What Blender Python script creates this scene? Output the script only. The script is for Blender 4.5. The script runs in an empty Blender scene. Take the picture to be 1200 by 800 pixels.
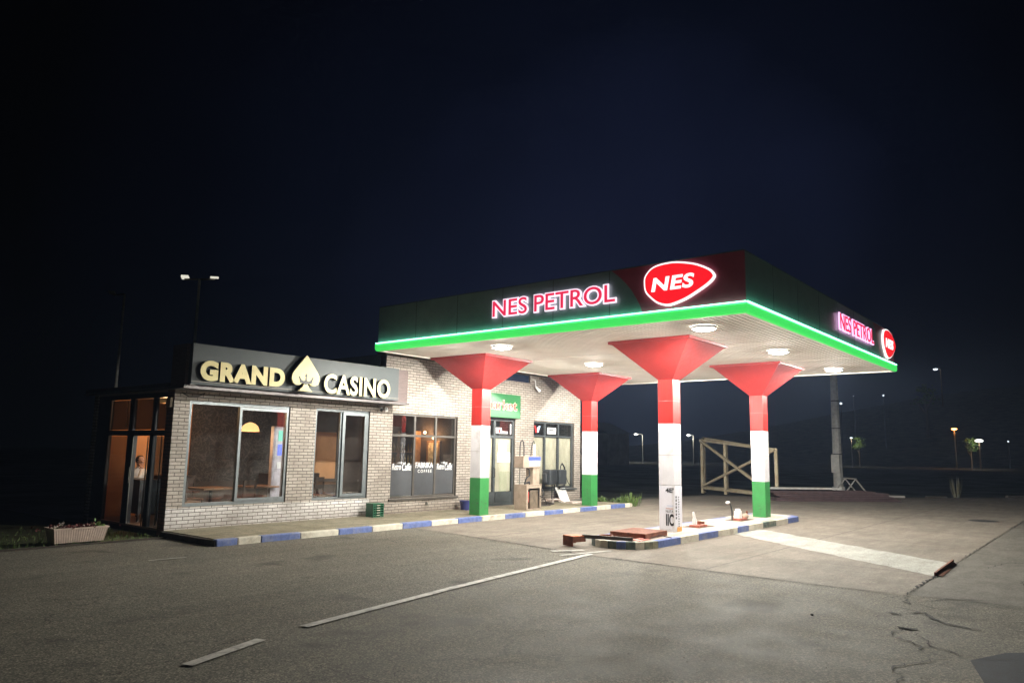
import bpy, bmesh, math, random
from mathutils import Vector, Matrix
random.seed(7)
S = bpy.context.scene
COL = S.collection
PI = math.pi

# ------------------------------------------------------------------ camera
cam_d = bpy.data.cameras.new('camera'); cam = bpy.data.objects.new('camera', cam_d); COL.objects.link(cam)
r = Vector((0.6284439, -0.77767325, 0.01681015)); u = Vector((-0.12270514, -0.07777237, 0.98939118)); f = Vector((0.76811569, 0.62383954, 0.14430008))
M = Matrix((r, u, -f)).transposed().to_4x4(); M.translation = Vector((0, 0, 1.856))
cam.matrix_world = M
cam_d.sensor_width = 36; cam_d.lens = 870.82/1200*36; cam_d.clip_end = 3000; cam_d.clip_start = .05
S.camera = cam

# ------------------------------------------------------------------ night sky
W = bpy.data.worlds.new('World'); S.world = W; W.use_nodes = True
nt = W.node_tree; nt.nodes.clear()
out = nt.nodes.new('ShaderNodeOutputWorld'); bg = nt.nodes.new('ShaderNodeBackground')
tc = nt.nodes.new('ShaderNodeTexCoord')
dp = nt.nodes.new('ShaderNodeVectorMath'); dp.operation = 'DOT_PRODUCT'
gdir = Vector((0.82, 0.53, 0.24)).normalized(); dp.inputs[1].default_value = gdir
nz = nt.nodes.new('ShaderNodeTexNoise'); nz.inputs['Scale'].default_value = 2.2; nz.inputs['Detail'].default_value = 3
ma = nt.nodes.new('ShaderNodeMath'); ma.operation = 'MULTIPLY_ADD'; ma.inputs[1].default_value = .10; ma.inputs[2].default_value = -.05
ad = nt.nodes.new('ShaderNodeMath'); ad.operation = 'ADD'
rp = nt.nodes.new('ShaderNodeValToRGB')
e = rp.color_ramp.elements
e[0].position = .78; e[0].color = (.0006, .0007, .0009, 1)
e[1].position = 1.0; e[1].color = (.0082, .0112, .0290, 1)
for p_, c_ in ((.88, (.0013, .0018, .0040)), (.945, (.0026, .0038, .0095)), (.98, (.0056, .0080, .0210))):
    k = e.new(p_); k.color = c_ + (1,)
L = nt.links.new
L(tc.outputs['Generated'], dp.inputs[0]); L(tc.outputs['Generated'], nz.inputs['Vector'])
L(nz.outputs['Fac'], ma.inputs[0]); L(dp.outputs['Value'], ad.inputs[0]); L(ma.outputs[0], ad.inputs[1])
L(ad.outputs[0], rp.inputs[0]); L(rp.outputs[0], bg.inputs[0]); bg.inputs[1].default_value = .80
L(bg.outputs[0], out.inputs[0])
S.view_settings.view_transform = 'Standard'; S.view_settings.look = 'None'
S.view_settings.exposure = 0.4; S.view_settings.gamma = 1
S.render.engine = 'CYCLES'
VEIL_DENSITY = .0008  # density of the added veil volume
LAMP_W = 16.5
IESV = [430, 440, 490, 570, 690, 860, 1060, 1230, 1240, 950, 420, 14, 9, 8, 8]      # candela by angle from straight down

# ------------------------------------------------------------------ materials
MATS = {}
def newmat(name):
    m = bpy.data.materials.new(name); m.use_nodes = True; MATS[name] = m
    n = m.node_tree; n.nodes.clear()
    o = n.nodes.new('ShaderNodeOutputMaterial'); b = n.nodes.new('ShaderNodeBsdfPrincipled')
    n.links.new(b.outputs[0], o.inputs[0]); return m, n, b
def mapping(n, scale=(1, 1, 1)):
    t = n.nodes.new('ShaderNodeTexCoord'); mp = n.nodes.new('ShaderNodeMapping')
    mp.inputs['Scale'].default_value = scale; n.links.new(t.outputs['Object'], mp.inputs[0]); return mp.outputs[0]
def noise(n, vec, scale, detail=4, rough=.6):
    x = n.nodes.new('ShaderNodeTexNoise'); x.inputs['Scale'].default_value = scale
    x.inputs['Detail'].default_value = detail; x.inputs['Roughness'].default_value = rough
    n.links.new(vec, x.inputs['Vector']); return x.outputs['Fac']
def ramp(n, fac, stops):
    x = n.nodes.new('ShaderNodeValToRGB'); e = x.color_ramp.elements
    while len(e) > 1: e.remove(e[-1])
    e[0].position = stops[0][0]; e[0].color = tuple(stops[0][1])+(1,)
    for p_, c_ in stops[1:]:
        k = e.new(p_); k.color = tuple(c_)+(1,)
    n.links.new(fac, x.inputs[0]); return x.outputs[0]
def mix(n, fac, a, b, mode='MIX'):
    x = n.nodes.new('ShaderNodeMix'); x.data_type = 'RGBA'; x.blend_type = mode
    if isinstance(fac, (int, float)): x.inputs[0].default_value = fac
    else: n.links.new(fac, x.inputs[0])
    for i, v in ((6, a), (7, b)):
        if isinstance(v, tuple): x.inputs[i].default_value = v+(1,) if len(v) == 3 else v
        else: n.links.new(v, x.inputs[i])
    return x.outputs[2]
def bump(n, b, h, strength=.3, dist=.01):
    x = n.nodes.new('ShaderNodeBump'); x.inputs['Strength'].default_value = strength; x.inputs['Distance'].default_value = dist
    n.links.new(h, x.inputs['Height']); n.links.new(x.outputs[0], b.inputs['Normal'])
def mat(name, col, rough=.6, metal=0., var=.25, scale=6., bmp=.15, grime=None, spec=.5, stretch=(1, 1, 1)):
    if name in MATS: return MATS[name]
    m, n, b = newmat(name); v = mapping(n, stretch)
    f1 = noise(n, v, scale); lo = tuple(c*(1-var) for c in col); hi = tuple(min(1, c*(1+var)) for c in col)
    c = ramp(n, f1, [(.3, lo), (.7, hi)])
    if grime:
        g = noise(n, v, scale*.35, 6, .7); gf = ramp(n, g, [(.5, (0, 0, 0)), (.72, (1, 1, 1))]); c = mix(n, gf, c, tuple(grime))
    n.links.new(c, b.inputs['Base Color'])
    rr = ramp(n, noise(n, v, scale*3), [(.3, (rough*.85,)*3), (.7, (min(1, rough*1.15),)*3)]); n.links.new(rr, b.inputs['Roughness'])
    b.inputs['Metallic'].default_value = metal; b.inputs['Specular IOR Level'].default_value = spec
    if bmp: bump(n, b, noise(n, v, scale*8), bmp, .004)
    return m
def emat(name, col, strength, base=None):
    if name in MATS: return MATS[name]
    m, n, b = newmat(name); v = mapping(n)
    c = ramp(n, noise(n, v, 9), [(.3, tuple(x*.93 for x in col)), (.7, col)])
    n.links.new(c, b.inputs['Emission Color']); b.inputs['Emission Strength'].default_value = strength
    b.inputs['Base Color'].default_value = (base or tuple(x*.4 for x in col))+(1,); b.inputs['Roughness'].default_value = .4
    return m
def glassmat(name, tint=(1, 1, 1), dirt=.04, refl=1.0):
    m = bpy.data.materials.new(name); m.use_nodes = True; MATS[name] = m; n = m.node_tree; n.nodes.clear()
    o = n.nodes.new('ShaderNodeOutputMaterial'); t = n.nodes.new('ShaderNodeBsdfTransparent'); g = n.nodes.new('ShaderNodeBsdfGlossy')
    t.inputs[0].default_value = tint+(1,); g.inputs['Roughness'].default_value = .015; g.inputs[0].default_value = (refl, refl, refl, 1)
    fr = n.nodes.new('ShaderNodeFresnel'); ge = n.nodes.new('ShaderNodeNewGeometry'); mr = n.nodes.new('ShaderNodeMapRange'); mr.inputs['To Min'].default_value = 2.1; mr.inputs['To Max'].default_value = .476
    n.links.new(ge.outputs['Backfacing'], mr.inputs[0]); n.links.new(mr.outputs[0], fr.inputs[0])
    ms = n.nodes.new('ShaderNodeMixShader'); n.links.new(fr.outputs[0], ms.inputs[0]); n.links.new(t.outputs[0], ms.inputs[1]); n.links.new(g.outputs[0], ms.inputs[2])
    d = n.nodes.new('ShaderNodeBsdfDiffuse'); d.inputs[0].default_value = (.55, .53, .5, 1)
    v = mapping(n, (1, 1, 1)); ff = ramp(n, noise(n, v, 1.6, 5, .6), [(.35, (dirt*.4,)*3), (.75, (dirt*2.2,)*3)])
    m2 = n.nodes.new('ShaderNodeMixShader'); n.links.new(ff, m2.inputs[0]); n.links.new(ms.outputs[0], m2.inputs[1]); n.links.new(d.outputs[0], m2.inputs[2])
    n.links.new(m2.outputs[0], o.inputs[0]); return m
def brickmat(name, c1, c2, mortar, axis='x', bw=.25, rh=.075):
    m, n, b = newmat(name); t = n.nodes.new('ShaderNodeTexCoord'); sp = n.nodes.new('ShaderNodeSeparateXYZ'); cb = n.nodes.new('ShaderNodeCombineXYZ')
    n.links.new(t.outputs['Object'], sp.inputs[0]); n.links.new(sp.outputs[0 if axis == 'x' else 1], cb.inputs[0]); n.links.new(sp.outputs[2], cb.inputs[1])
    br = n.nodes.new('ShaderNodeTexBrick'); n.links.new(cb.outputs[0], br.inputs[0])
    br.inputs['Color1'].default_value = c1+(1,); br.inputs['Color2'].default_value = c2+(1,); br.inputs['Mortar'].default_value = mortar+(1,)
    br.inputs['Scale'].default_value = 1; br.inputs['Mortar Size'].default_value = .0085; br.inputs['Mortar Smooth'].default_value = .2
    br.inputs['Brick Width'].default_value = bw; br.inputs['Row Height'].default_value = rh; br.inputs['Bias'].default_value = 0
    v = t.outputs['Object']; g = noise(n, v, 1.1, 6, .7)
    c = mix(n, ramp(n, g, [(.45, (0, 0, 0)), (.75, (.6, .6, .6))]), br.outputs['Color'], (.17, .14, .11))
    c = mix(n, .55, c, ramp(n, noise(n, v, 24, 3), [(.3, (.62, .62, .62)), (.7, (1, 1, 1))]), 'MULTIPLY')
    dz = n.nodes.new('ShaderNodeMath'); dz.operation = 'MULTIPLY_ADD'; dz.inputs[1].default_value = -2.2; dz.inputs[2].default_value = 1.15; n.links.new(sp.outputs[2], dz.inputs[0])
    dn_ = n.nodes.new('ShaderNodeMath'); dn_.operation = 'MULTIPLY'; dn_.use_clamp = True; n.links.new(dz.outputs[0], dn_.inputs[0]); n.links.new(noise(n, v, 5, 5, .7), dn_.inputs[1])
    c = mix(n, dn_.outputs[0], c, (.15, .11, .08))      # splash dirt along the foot of the wall
    n.links.new(c, b.inputs['Base Color']); b.inputs['Roughness'].default_value = .8
    iv = n.nodes.new('ShaderNodeMath'); iv.operation = 'SUBTRACT'; iv.inputs[0].default_value = 1; n.links.new(br.outputs['Fac'], iv.inputs[1])
    bump(n, b, iv.outputs[0], .8, .008); return m

def asphaltmat():
    m, n, b = newmat('asphalt'); v = mapping(n)
    big = noise(n, v, .22, 5, .6); mid = noise(n, v, 1.7, 6, .65); fine = noise(n, v, 55, 3, .7)
    c = ramp(n, big, [(.3, (.122, .112, .090)), (.5, (.156, .147, .121)), (.72, (.198, .184, .152))])
    c = mix(n, .4, c, ramp(n, mid, [(.3, (.66, .66, .66)), (.55, (1, 1, 1)), (.75, (1.25, 1.22, 1.18))]), 'MULTIPLY')
    vo = n.nodes.new('ShaderNodeTexVoronoi'); vo.inputs['Scale'].default_value = 75; n.links.new(v, vo.inputs['Vector'])
    c = mix(n, .9, c, ramp(n, vo.outputs['Color'], [(.1, (.42, .42, .42)), (.6, (1, 1, 1)), (.93, (2.4, 2.3, 2.15))]), 'MULTIPLY')
    # tyre-worn streaks along the drive, oil stains
    vs = mapping(n, (.12, 1.3, 1)); st = noise(n, vs, 1.6, 4, .6)
    c = mix(n, .35, c, ramp(n, st, [(.35, (.7, .7, .7)), (.6, (1.15, 1.13, 1.1))]), 'MULTIPLY')
    oil = noise(n, v, .9, 3, .5); c = mix(n, ramp(n, oil, [(.60, (0, 0, 0)), (.70, (.6, .6, .6))]), c, (.045, .042, .036))
    # hairline crack web
    cr = n.nodes.new('ShaderNodeTexVoronoi'); cr.feature = 'DISTANCE_TO_EDGE'; cr.inputs['Scale'].default_value = .55
    wv = n.nodes.new('ShaderNodeVectorMath'); wv.operation = 'ADD'; nn = n.nodes.new('ShaderNodeTexNoise'); nn.inputs['Scale'].default_value = 3; nn.inputs['Detail'].default_value = 6
    n.links.new(v, nn.inputs['Vector']); sc = n.nodes.new('ShaderNodeVectorMath'); sc.operation = 'SCALE'; sc.inputs['Scale'].default_value = .55
    n.links.new(nn.outputs['Color'], sc.inputs[0]); n.links.new(v, wv.inputs[0]); n.links.new(sc.outputs[0], wv.inputs[1]); n.links.new(wv.outputs[0], cr.inputs['Vector'])
    lf = ramp(n, cr.outputs['Distance'], [(.0, (1, 1, 1)), (.006, (0, 0, 0))]); ms = ramp(n, noise(n, v, .35, 2), [(.52, (0, 0, 0)), (.6, (.7, .7, .7))])
    lm = mix(n, 1.0, lf, ms, 'MULTIPLY'); c = mix(n, lm, c, (.02, .018, .016))
    n.links.new(c, b.inputs['Base Color'])
    n.links.new(ramp(n, mid, [(.3, (.72, .72, .72)), (.7, (.9, .9, .9))]), b.inputs['Roughness']); b.inputs['Specular IOR Level'].default_value = .25
    bump(n, b, fine, .55, .006); return m
def concretemat(name, a, bcol, stain=(.16, .13, .11), joints=None, sc=1.0):
    m, n, b = newmat(name); v = mapping(n)
    c = ramp(n, noise(n, v, .7*sc, 7, .68), [(.3, a), (.7, bcol)])
    vs = mapping(n, (.35, 1.6, 1)); c = mix(n, .55, c, ramp(n, noise(n, vs, 2.6, 6, .7), [(.32, (.62, .59, .56)), (.6, (1.1, 1.1, 1.1))]), 'MULTIPLY')
    c = mix(n, ramp(n, noise(n, v, 1.9*sc, 8, .75), [(.47, (0, 0, 0)), (.72, (.8, .8, .8))]), c, stain)
    c = mix(n, .6, c, ramp(n, noise(n, v, 70, 2), [(.3, (.7, .7, .7)), (.7, (1.15, 1.15, 1.15))]), 'MULTIPLY')
    if joints:
        t = n.nodes.new('ShaderNodeTexBrick'); t.offset = 0; t.inputs['Scale'].default_value = 1; t.inputs['Mortar Size'].default_value = .018
        t.inputs['Brick Width'].default_value = joints[0]; t.inputs['Row Height'].default_value = joints[1]; n.links.new(mapping(n), t.inputs[0])
        mk = ramp(n, noise(n, v, 3, 4), [(.35, (0, 0, 0)), (.5, (.7, .7, .7))])
        jf = mix(n, 1.0, t.outputs['Fac'], mk, 'MULTIPLY'); c = mix(n, jf, c, (.07, .06, .05))
    vo = n.nodes.new('ShaderNodeTexVoronoi'); vo.inputs['Scale'].default_value = 60; n.links.new(v, vo.inputs['Vector'])
    c = mix(n, .5, c, ramp(n, vo.outputs['Color'], [(.1, (.55, .55, .55)), (.6, (1, 1, 1)), (.93, (1.6, 1.6, 1.55))]), 'MULTIPLY')
    n.links.new(c, b.inputs['Base Color']); b.inputs['Roughness'].default_value = .8; b.inputs['Specular IOR Level'].default_value = .3
    bump(n, b, noise(n, v, 28, 6, .7), .45, .008); return m

ASPH = asphaltmat()
SLAB = concretemat('forecourt_concrete', (.165, .148, .122), (.285, .248, .205), joints=(4.6, 5.35))
PATCH = concretemat('fresh_concrete', (.34, .34, .31), (.48, .48, .44), stain=(.29, .27, .235))
PAVE = concretemat('pavement_concrete', (.24, .22, .15), (.36, .32, .24), stain=(.13, .12, .08), sc=1.8)
ISL = concretemat('island_concrete', (.48, .42, .36), (.62, .56, .50), stain=(.34, .26, .2), sc=2)
PNTW = mat('kerb_white_paint', (.66, .62, .52), .6, var=.12, scale=9, bmp=.5, grime=(.33, .27, .2))
PNTB = mat('kerb_blue_paint', (.12, .17, .40), .55, var=.25, scale=9, bmp=.5, grime=(.26, .28, .38))
PNTG = mat('worn_dark_paint', (.13, .17, .15), .7, var=.5, scale=7, bmp=.6, grime=(.42, .36, .22))
RAWC = mat('raw_kerb_edge', (.07, .06, .05), .9, var=.3, bmp=.5)
LINE = mat('road_line_paint', (.52, .50, .46), .6, var=.2, scale=14, bmp=.4, grime=(.12, .11, .10))
BRX = brickmat('cream_brick', (.52, .465, .41), (.40, .355, .31), (.105, .09, .08))
BRY = brickmat('cream_brick_side', (.50, .445, .395), (.36, .32, .28), (.105, .09, .08), 'y')
BRW = brickmat('whitewashed_brick', (.84, .81, .79), (.70, .67, .65), (.15, .135, .13))
BRWY = brickmat('brown_brick_side', (.26, .13, .08), (.20, .10, .07), (.04, .03, .03), 'y')
DARKM = mat('dark_grey_frame', (.075, .085, .09), .38, metal=.3, var=.15)
GREYM = mat('grey_aluminium_frame', (.20, .225, .235), .35, metal=.4, var=.15)
BROWNF = mat('brown_frame', (.085, .075, .065), .4, var=.15)
BLK = mat('black_metal', (.02, .02, .022), .4, var=.2)
SIDING = mat('brown_roof_trim', (.115, .085, .08), .5, var=.2, stretch=(1, 1, 6))
DSIDE = mat('dark_sheet_siding', (.03, .04, .04), .5, var=.2)
GLASS = glassmat('window_glass', (.92, .95, .95), .014)
DGLASS = glassmat('tinted_glass', (.30, .33, .35), .02)
TGLASS = glassmat('bronze_glass', (.30, .27, .24), .03)
EGLASS = glassmat('dark_transom_glass', (.05, .055, .055), .02)
FILM = mat('charcoal_window_film', (.062, .065, .072), .45, var=.08)
PAPER = mat('beige_window_paper', (.45, .41, .31), .8, var=.18, scale=2.2, stretch=(3, 1, 1), bmp=.6)
WPAP = mat('white_paper', (.78, .78, .78), .7, var=.05)
INKB = mat('black_ink', (.012, .012, .014), .5, var=.1)
INKW = mat('white_lettering', (.85, .85, .85), .5, var=.05)
RED = mat('red_paint', (.40, .018, .014), .42, var=.08, scale=3)
REDF = mat('red_paint_on_sheet', (.27, .020, .018), .5, var=.10, scale=3)
WHITE = mat('white_paint', (.68, .66, .69), .42, var=.08, scale=3, grime=(.42, .38, .35))
GREEN = mat('green_paint', (.04, .25, .065), .45, var=.12, scale=3, grime=(.06, .19, .07))
SOFF = mat('soffit_board', (.82, .78, .71), .9, spec=.15, var=.06, scale=2)
FASG = mat('dark_green_fascia', (.24, .33, .33), .33, var=.12, scale=2, bmp=0, metal=.0)
FASR = mat('dark_red_fascia', (.50, .09, .14), .33, var=.12, scale=2, bmp=0)
GOLD = mat('pale_gold_face', (.62, .53, .23), .45, var=.08, scale=3)
SIGNP = mat('grey_composite_panel', (.085, .095, .098), .45, metal=.0, spec=.15, var=.03, scale=2, bmp=0)
RUST = mat('rusty_steel', (.20, .062, .03), .8, var=.45, scale=9, bmp=.5, grime=(.10, .04, .025))
ORNG = mat('orange_primer', (.50, .15, .05), .6, var=.3, scale=9)
GALV = mat('old_grey_steel', (.22, .21, .19), .55, metal=.3, var=.25)
DISP = mat('dirty_beige_panel', (.34, .27, .21), .6, var=.2, scale=5, grime=(.14, .10, .07))
DISPB = mat('blue_display_strip', (.06, .10, .45), .4, var=.15)
TAN = mat('tan_painted_timber', (.33, .28, .19), .7, var=.2, scale=8, stretch=(1, 1, 1), grime=(.22, .16, .09))
SHEET = mat('brown_profiled_sheet', (.10, .065, .065), .5, var=.3)
POLEC = mat('concrete_pole', (.40, .39, .37), .85, var=.2, scale=7, bmp=.6)
RUBB = mat('black_rubber', (.018, .018, .02), .6, var=.2)
SOIL = mat('dark_soil', (.045, .035, .025), .95, var=.4, scale=4, bmp=.8)
GRASS = mat('grass_ground', (.055, .065, .022), .95, var=.5, scale=9, bmp=.8)
FIELD = mat('night_field', (.20, .20, .17), 1., var=.4, scale=.3, bmp=0, spec=0)
LEAF = mat('leaf_green', (.10, .17, .035), .6, var=.4, scale=20, bmp=0)
LEAFR = mat('maroon_leaf', (.13, .03, .03), .6, var=.4, scale=20, bmp=0)
PETAL = mat('white_petal', (.7, .66, .6), .6, var=.1, scale=20, bmp=0)
BARK = mat('bark', (.16, .12, .08), .9, var=.3)
PLTR = mat('fluted_planter_concrete', (.56, .44, .37), .8, var=.14, scale=8, bmp=.5)
CRATEG = mat('dark_green_plastic', (.02, .12, .06), .4, var=.15)
BUCK = mat('navy_plastic', (.05, .06, .22), .45, var=.15)
OWALL = mat('orange_plaster', (.52, .26, .12), .85, var=.12, scale=2)
DWALL = mat('brown_interior_wall', (.085, .062, .052), .8, var=.3, scale=1.5)
FLOORI = mat('interior_tile', (.22, .15, .11), .4, var=.2)
WOODD = mat('dark_wood', (.07, .04, .025), .5, var=.3)
WOODM = mat('mid_wood', (.26, .13, .06), .5, var=.3)
CEILI = mat('interior_ceiling', (.30, .24, .2), .9, var=.1)
SKIN = mat('skin', (.42, .24, .17), .6, var=.1, bmp=0)
HAIR = mat('dark_hair', (.015, .012, .010), .7, var=.2)
SHIRT = mat('white_shirt', (.62, .58, .55), .8, var=.1)
TROUS = mat('dark_trousers', (.03, .03, .035), .8, var=.2)
E_LENS = emat('led_lens', (1, .97, .92), 40, (.8, .8, .8))
E_BAND = emat('green_led_band', (.035, .50, .075), 1.15, (.10, .75, .20))
E_STRIP = emat('mint_led_strip', (.30, 1.0, .68), 4.5)
E_WOUT = emat('neon_white_outline', (1, .78, .92), 1.0)
E_PINK = emat('neon_pink_outline', (1, .50, .85), 1.3)
E_REDL = emat('red_letter_face', (.72, .025, .08), .9)
E_LOGOR = emat('red_logo_face', (.78, .010, .018), 1.0)
E_LOGOW = emat('white_logo_face', (1, 1, 1), 1.0)
E_WARM = emat('warm_lamp_shade', (1, .52, .20), 1.5)
E_BULB = emat('warm_bulb', (1, .55, .22), 9.0)
E_FAR = emat('far_white_lamp', (1, .97, .85), 6.)
E_FARO = emat('far_orange_lamp', (1, .42, .12), 7.)
E_FLOOD = emat('dim_floodlight', (.62, .60, .50), 1.0, (.8, .8, .7))
E_DIM = emat('dim_far_lamp', (.8, .9, 1), 1.5)
E_SCR = emat('screen_green', (.05, .5, .35), .9)
E_SCRB = emat('screen_blue', (.05, .12, .8), .9)

# ------------------------------------------------------------------ mesh helpers
class MB:
    def __init__(s): s.v = []; s.f = []; s.m = []; s.mi = 0
    def add(s, vs, fs, mi=None):
        o = len(s.v); s.v += [Vector(v) for v in vs]; s.f += [tuple(i+o for i in q) for q in fs]; s.m += [s.mi if mi is None else mi]*len(fs); return s
    def box(s, a, b, mi=None, T=None):
        x0, y0, z0 = a; x1, y1, z1 = b
        v = [Vector(p) for p in ((x0, y0, z0), (x1, y0, z0), (x1, y1, z0), (x0, y1, z0), (x0, y0, z1), (x1, y0, z1), (x1, y1, z1), (x0, y1, z1))]
        if T: v = [T @ p for p in v]
        return s.add(v, [(0, 3, 2, 1), (4, 5, 6, 7), (0, 1, 5, 4), (1, 2, 6, 5), (2, 3, 7, 6), (3, 0, 4, 7)], mi)
    def beam(s, p, q, w, h=None, mi=None, up=Vector((0, 0, 1))):
        p, q = Vector(p), Vector(q); h = h or w; d = (q-p).normalized()
        if abs(d.dot(up)) > .98: up = Vector((1, 0, 0))
        a = d.cross(up).normalized()*w/2; b = a.cross(d).normalized()*h/2
        v = [p-a-b, p+a-b, p+a+b, p-a+b, q-a-b, q+a-b, q+a+b, q-a+b]
        return s.add(v, [(0, 1, 2, 3), (4, 7, 6, 5), (0, 4, 5, 1), (1, 5, 6, 2), (2, 6, 7, 3), (3, 7, 4, 0)], mi)
    def frust(s, cx, cy, z0, w0, z1, w1, mi=None, caps=True):
        v = [(cx-w0, cy-w0, z0), (cx+w0, cy-w0, z0), (cx+w0, cy+w0, z0), (cx-w0, cy+w0, z0), (cx-w1, cy-w1, z1), (cx+w1, cy-w1, z1), (cx+w1, cy+w1, z1), (cx-w1, cy+w1, z1)]
        f_ = [(0, 1, 5, 4), (1, 2, 6, 5), (2, 3, 7, 6), (3, 0, 4, 7)]
        if caps: f_ += [(0, 3, 2, 1), (4, 5, 6, 7)]
        return s.add(v, f_, mi)
    def tube(s, pts, rad, n=8, mi=None, caps=True):
        pts = [Vector(p) for p in pts]; R = rad if isinstance(rad, (list, tuple)) else [rad]*len(pts)
        vs = []; prev = None
        for i, p in enumerate(pts):
            d = (pts[min(i+1, len(pts)-1)]-pts[max(i-1, 0)]).normalized()
            if prev is None:
                a = d.cross(Vector((0, 0, 1)))
                if a.length < .05: a = d.cross(Vector((1, 0, 0)))
                a.normalize()
            else: a = (prev-d*prev.dot(d)).normalized()
            prev = a; b = d.cross(a)
            for k in range(n):
                t = 2*PI*k/n; vs.append(p+(a*math.cos(t)+b*math.sin(t))*R[i])
        fs = []
        for i in range(len(pts)-1):
            for k in range(n):
                fs.append((i*n+k, i*n+(k+1) % n, (i+1)*n+(k+1) % n, (i+1)*n+k))
        if caps: fs.append(tuple(reversed(range(n)))); fs.append(tuple(range((len(pts)-1)*n, len(pts)*n)))
        return s.add(vs, fs, mi)
    def lathe(s, c, prof, n=16, mi=None):
        c = Vector(c); vs = []; fs = []
        for (rr, z) in prof:
            for k in range(n): t = 2*PI*k/n; vs.append(c+Vector((rr*math.cos(t), rr*math.sin(t), z)))
        for i in range(len(prof)-1):
            for k in range(n): fs.append((i*n+k, i*n+(k+1) % n, (i+1)*n+(k+1) % n, (i+1)*n+k))
        return s.add(vs, fs, mi)
    def prism(s, poly, ax, d0, d1, mi=None):
        """poly in 2-D; ax maps (a,b,d)->xyz"""
        n = len(poly); v = [ax(a, b, d0) for a, b in poly]+[ax(a, b, d1) for a, b in poly]
        fs = [tuple(range(n)), tuple(reversed(range(n, 2*n)))]+[(i, n+i, n+(i+1) % n, (i+1) % n) for i in range(n)]
        return s.add(v, fs, mi)
    def build(s, name, mats, parent=None, smooth=False, bevel=0, noout=False):
        if not isinstance(mats, (list, tuple)): mats = [mats]
        org = Vector((0, 0, 0))
        if parent is not None:
            q = parent
            while q is not None: org += q.location; q = q.parent
        me = bpy.data.meshes.new(name); me.from_pydata([v-org for v in s.v], [], s.f)
        for m_ in mats: me.materials.append(m_)
        for p_, i in zip(me.polygons, s.m): p_.material_index = i; p_.use_smooth = smooth
        if not noout:
            bm = bmesh.new(); bm.from_mesh(me); bmesh.ops.recalc_face_normals(bm, faces=bm.faces); bm.to_mesh(me); bm.free()
        o = bpy.data.objects.new(name, me); COL.objects.link(o)
        if parent is not None: o.parent = parent
        if bevel:
            bv = o.modifiers.new('bevel', 'BEVEL'); bv.width = bevel; bv.segments = 2; bv.limit_method = 'ANGLE'
        return o
def tag(o, label, cat, group=None, kind=None):
    if label: o['label'] = label
    if cat: o['category'] = cat
    if group: o['group'] = group
    if kind: o['kind'] = kind
    return o
def struct(o): o['kind'] = 'structure'; return o
def thing(name, label, cat, loc, group=None):
    o = bpy.data.objects.new(name, None); COL.objects.link(o); o.location = loc; o.empty_display_size = .3
    return tag(o, label, cat, group)
def copy_tree(o, loc, label=None, parent=None):
    c = o.copy(); COL.objects.link(c)
    if parent is None:
        c.location = loc
        if label: c['label'] = label
    else: c.parent = parent
    for ch in [x for x in bpy.data.objects if x.parent == o]: copy_tree(ch, None, None, c)
    return c
FACE_V = lambda a, b, d: Vector((a, d, b))      # plane facing -v : a along u, b up
def text_data(txt, w, h, depth, bold=0., shear=0., spacing=1.0):
    cu = bpy.data.curves.new('lettering', 'FONT'); cu.body = txt; cu.size = 1; cu.extrude = .5; cu.offset = bold; cu.shear = shear; cu.space_character = spacing; cu.resolution_u = 5
    o = bpy.data.objects.new('lettering_tmp', cu); COL.objects.link(o)
    dg = bpy.context.evaluated_depsgraph_get(); dg.update(); me = bpy.data.meshes.new_from_object(o.evaluated_get(dg))
    vs = [v.co.copy() for v in me.vertices]; fs = [tuple(p.vertices) for p in me.polygons]; bpy.data.objects.remove(o); bpy.data.meshes.remove(me); bpy.data.curves.remove(cu)
    x0 = min(v.x for v in vs); x1 = max(v.x for v in vs); y0 = min(v.y for v in vs); y1 = max(v.y for v in vs)
    if w is None: w = h/(y1-y0)*(x1-x0)
    return [(Vector(((v.x-x0)/(x1-x0)*w, (v.y-y0)/(y1-y0)*h, v.z*depth))) for v in vs], fs
def islands(vs, fs):
    # weld by position, then group
    key = {}; rep = []
    for v in vs:
        k = (round(v.x, 5), round(v.y, 5), round(v.z, 5)); key.setdefault(k, len(key)); rep.append(key[k])
    par = list(range(len(key)))
    def find(a):
        while par[a] != a: par[a] = par[par[a]]; a = par[a]
        return a
    for q in fs:
        for i in q[1:]: par[find(rep[i])] = find(rep[q[0]])
    g = {}
    for q in fs: g.setdefault(find(rep[q[0]]), []).append(q)
    res = []
    for qs in g.values():
        ids = sorted({i for q in qs for i in q}); mp = {i: k for k, i in enumerate(ids)}
        res.append(([vs[i] for i in ids], [tuple(mp[i] for i in q) for q in qs]))
    return sorted(res, key=lambda t: min(v.x for v in t[0]))
def place(vs, plane, a0, b0, d):
    """plane 'V': x->+u at v=d (facing -v); 'U': x->-v at u=d (facing -u)"""
    if plane == 'V': return [Vector((a0+v.x, d-v.z, b0+v.y)) for v in vs]
    return [Vector((d-v.z, a0-v.x, b0+v.y)) for v in vs]
def lettering(txt, plane, a0, b0, d, w, h, depth, mats, parent, bold=0., shear=0., split=False, name='letter', sidemat=False, spacing=1.0):
    vs, fs = text_data(txt, w, h, depth, bold, shear, spacing)
    parts = islands(vs, fs) if split else [(vs, fs)]; res = []
    for pv, pf in parts:
        mb = MB(); zmax = max(v.z for v in pv)
        wv = place(pv, plane, a0, b0, d)
        for q in pf:
            front = all(pv[i].z > zmax-1e-5 for i in q)
            mb.add([wv[i] for i in q], [tuple(range(len(q)))], 0 if (front or not sidemat) else 1)
        res.append(mb.build(name, mats, parent))
    return res

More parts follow.
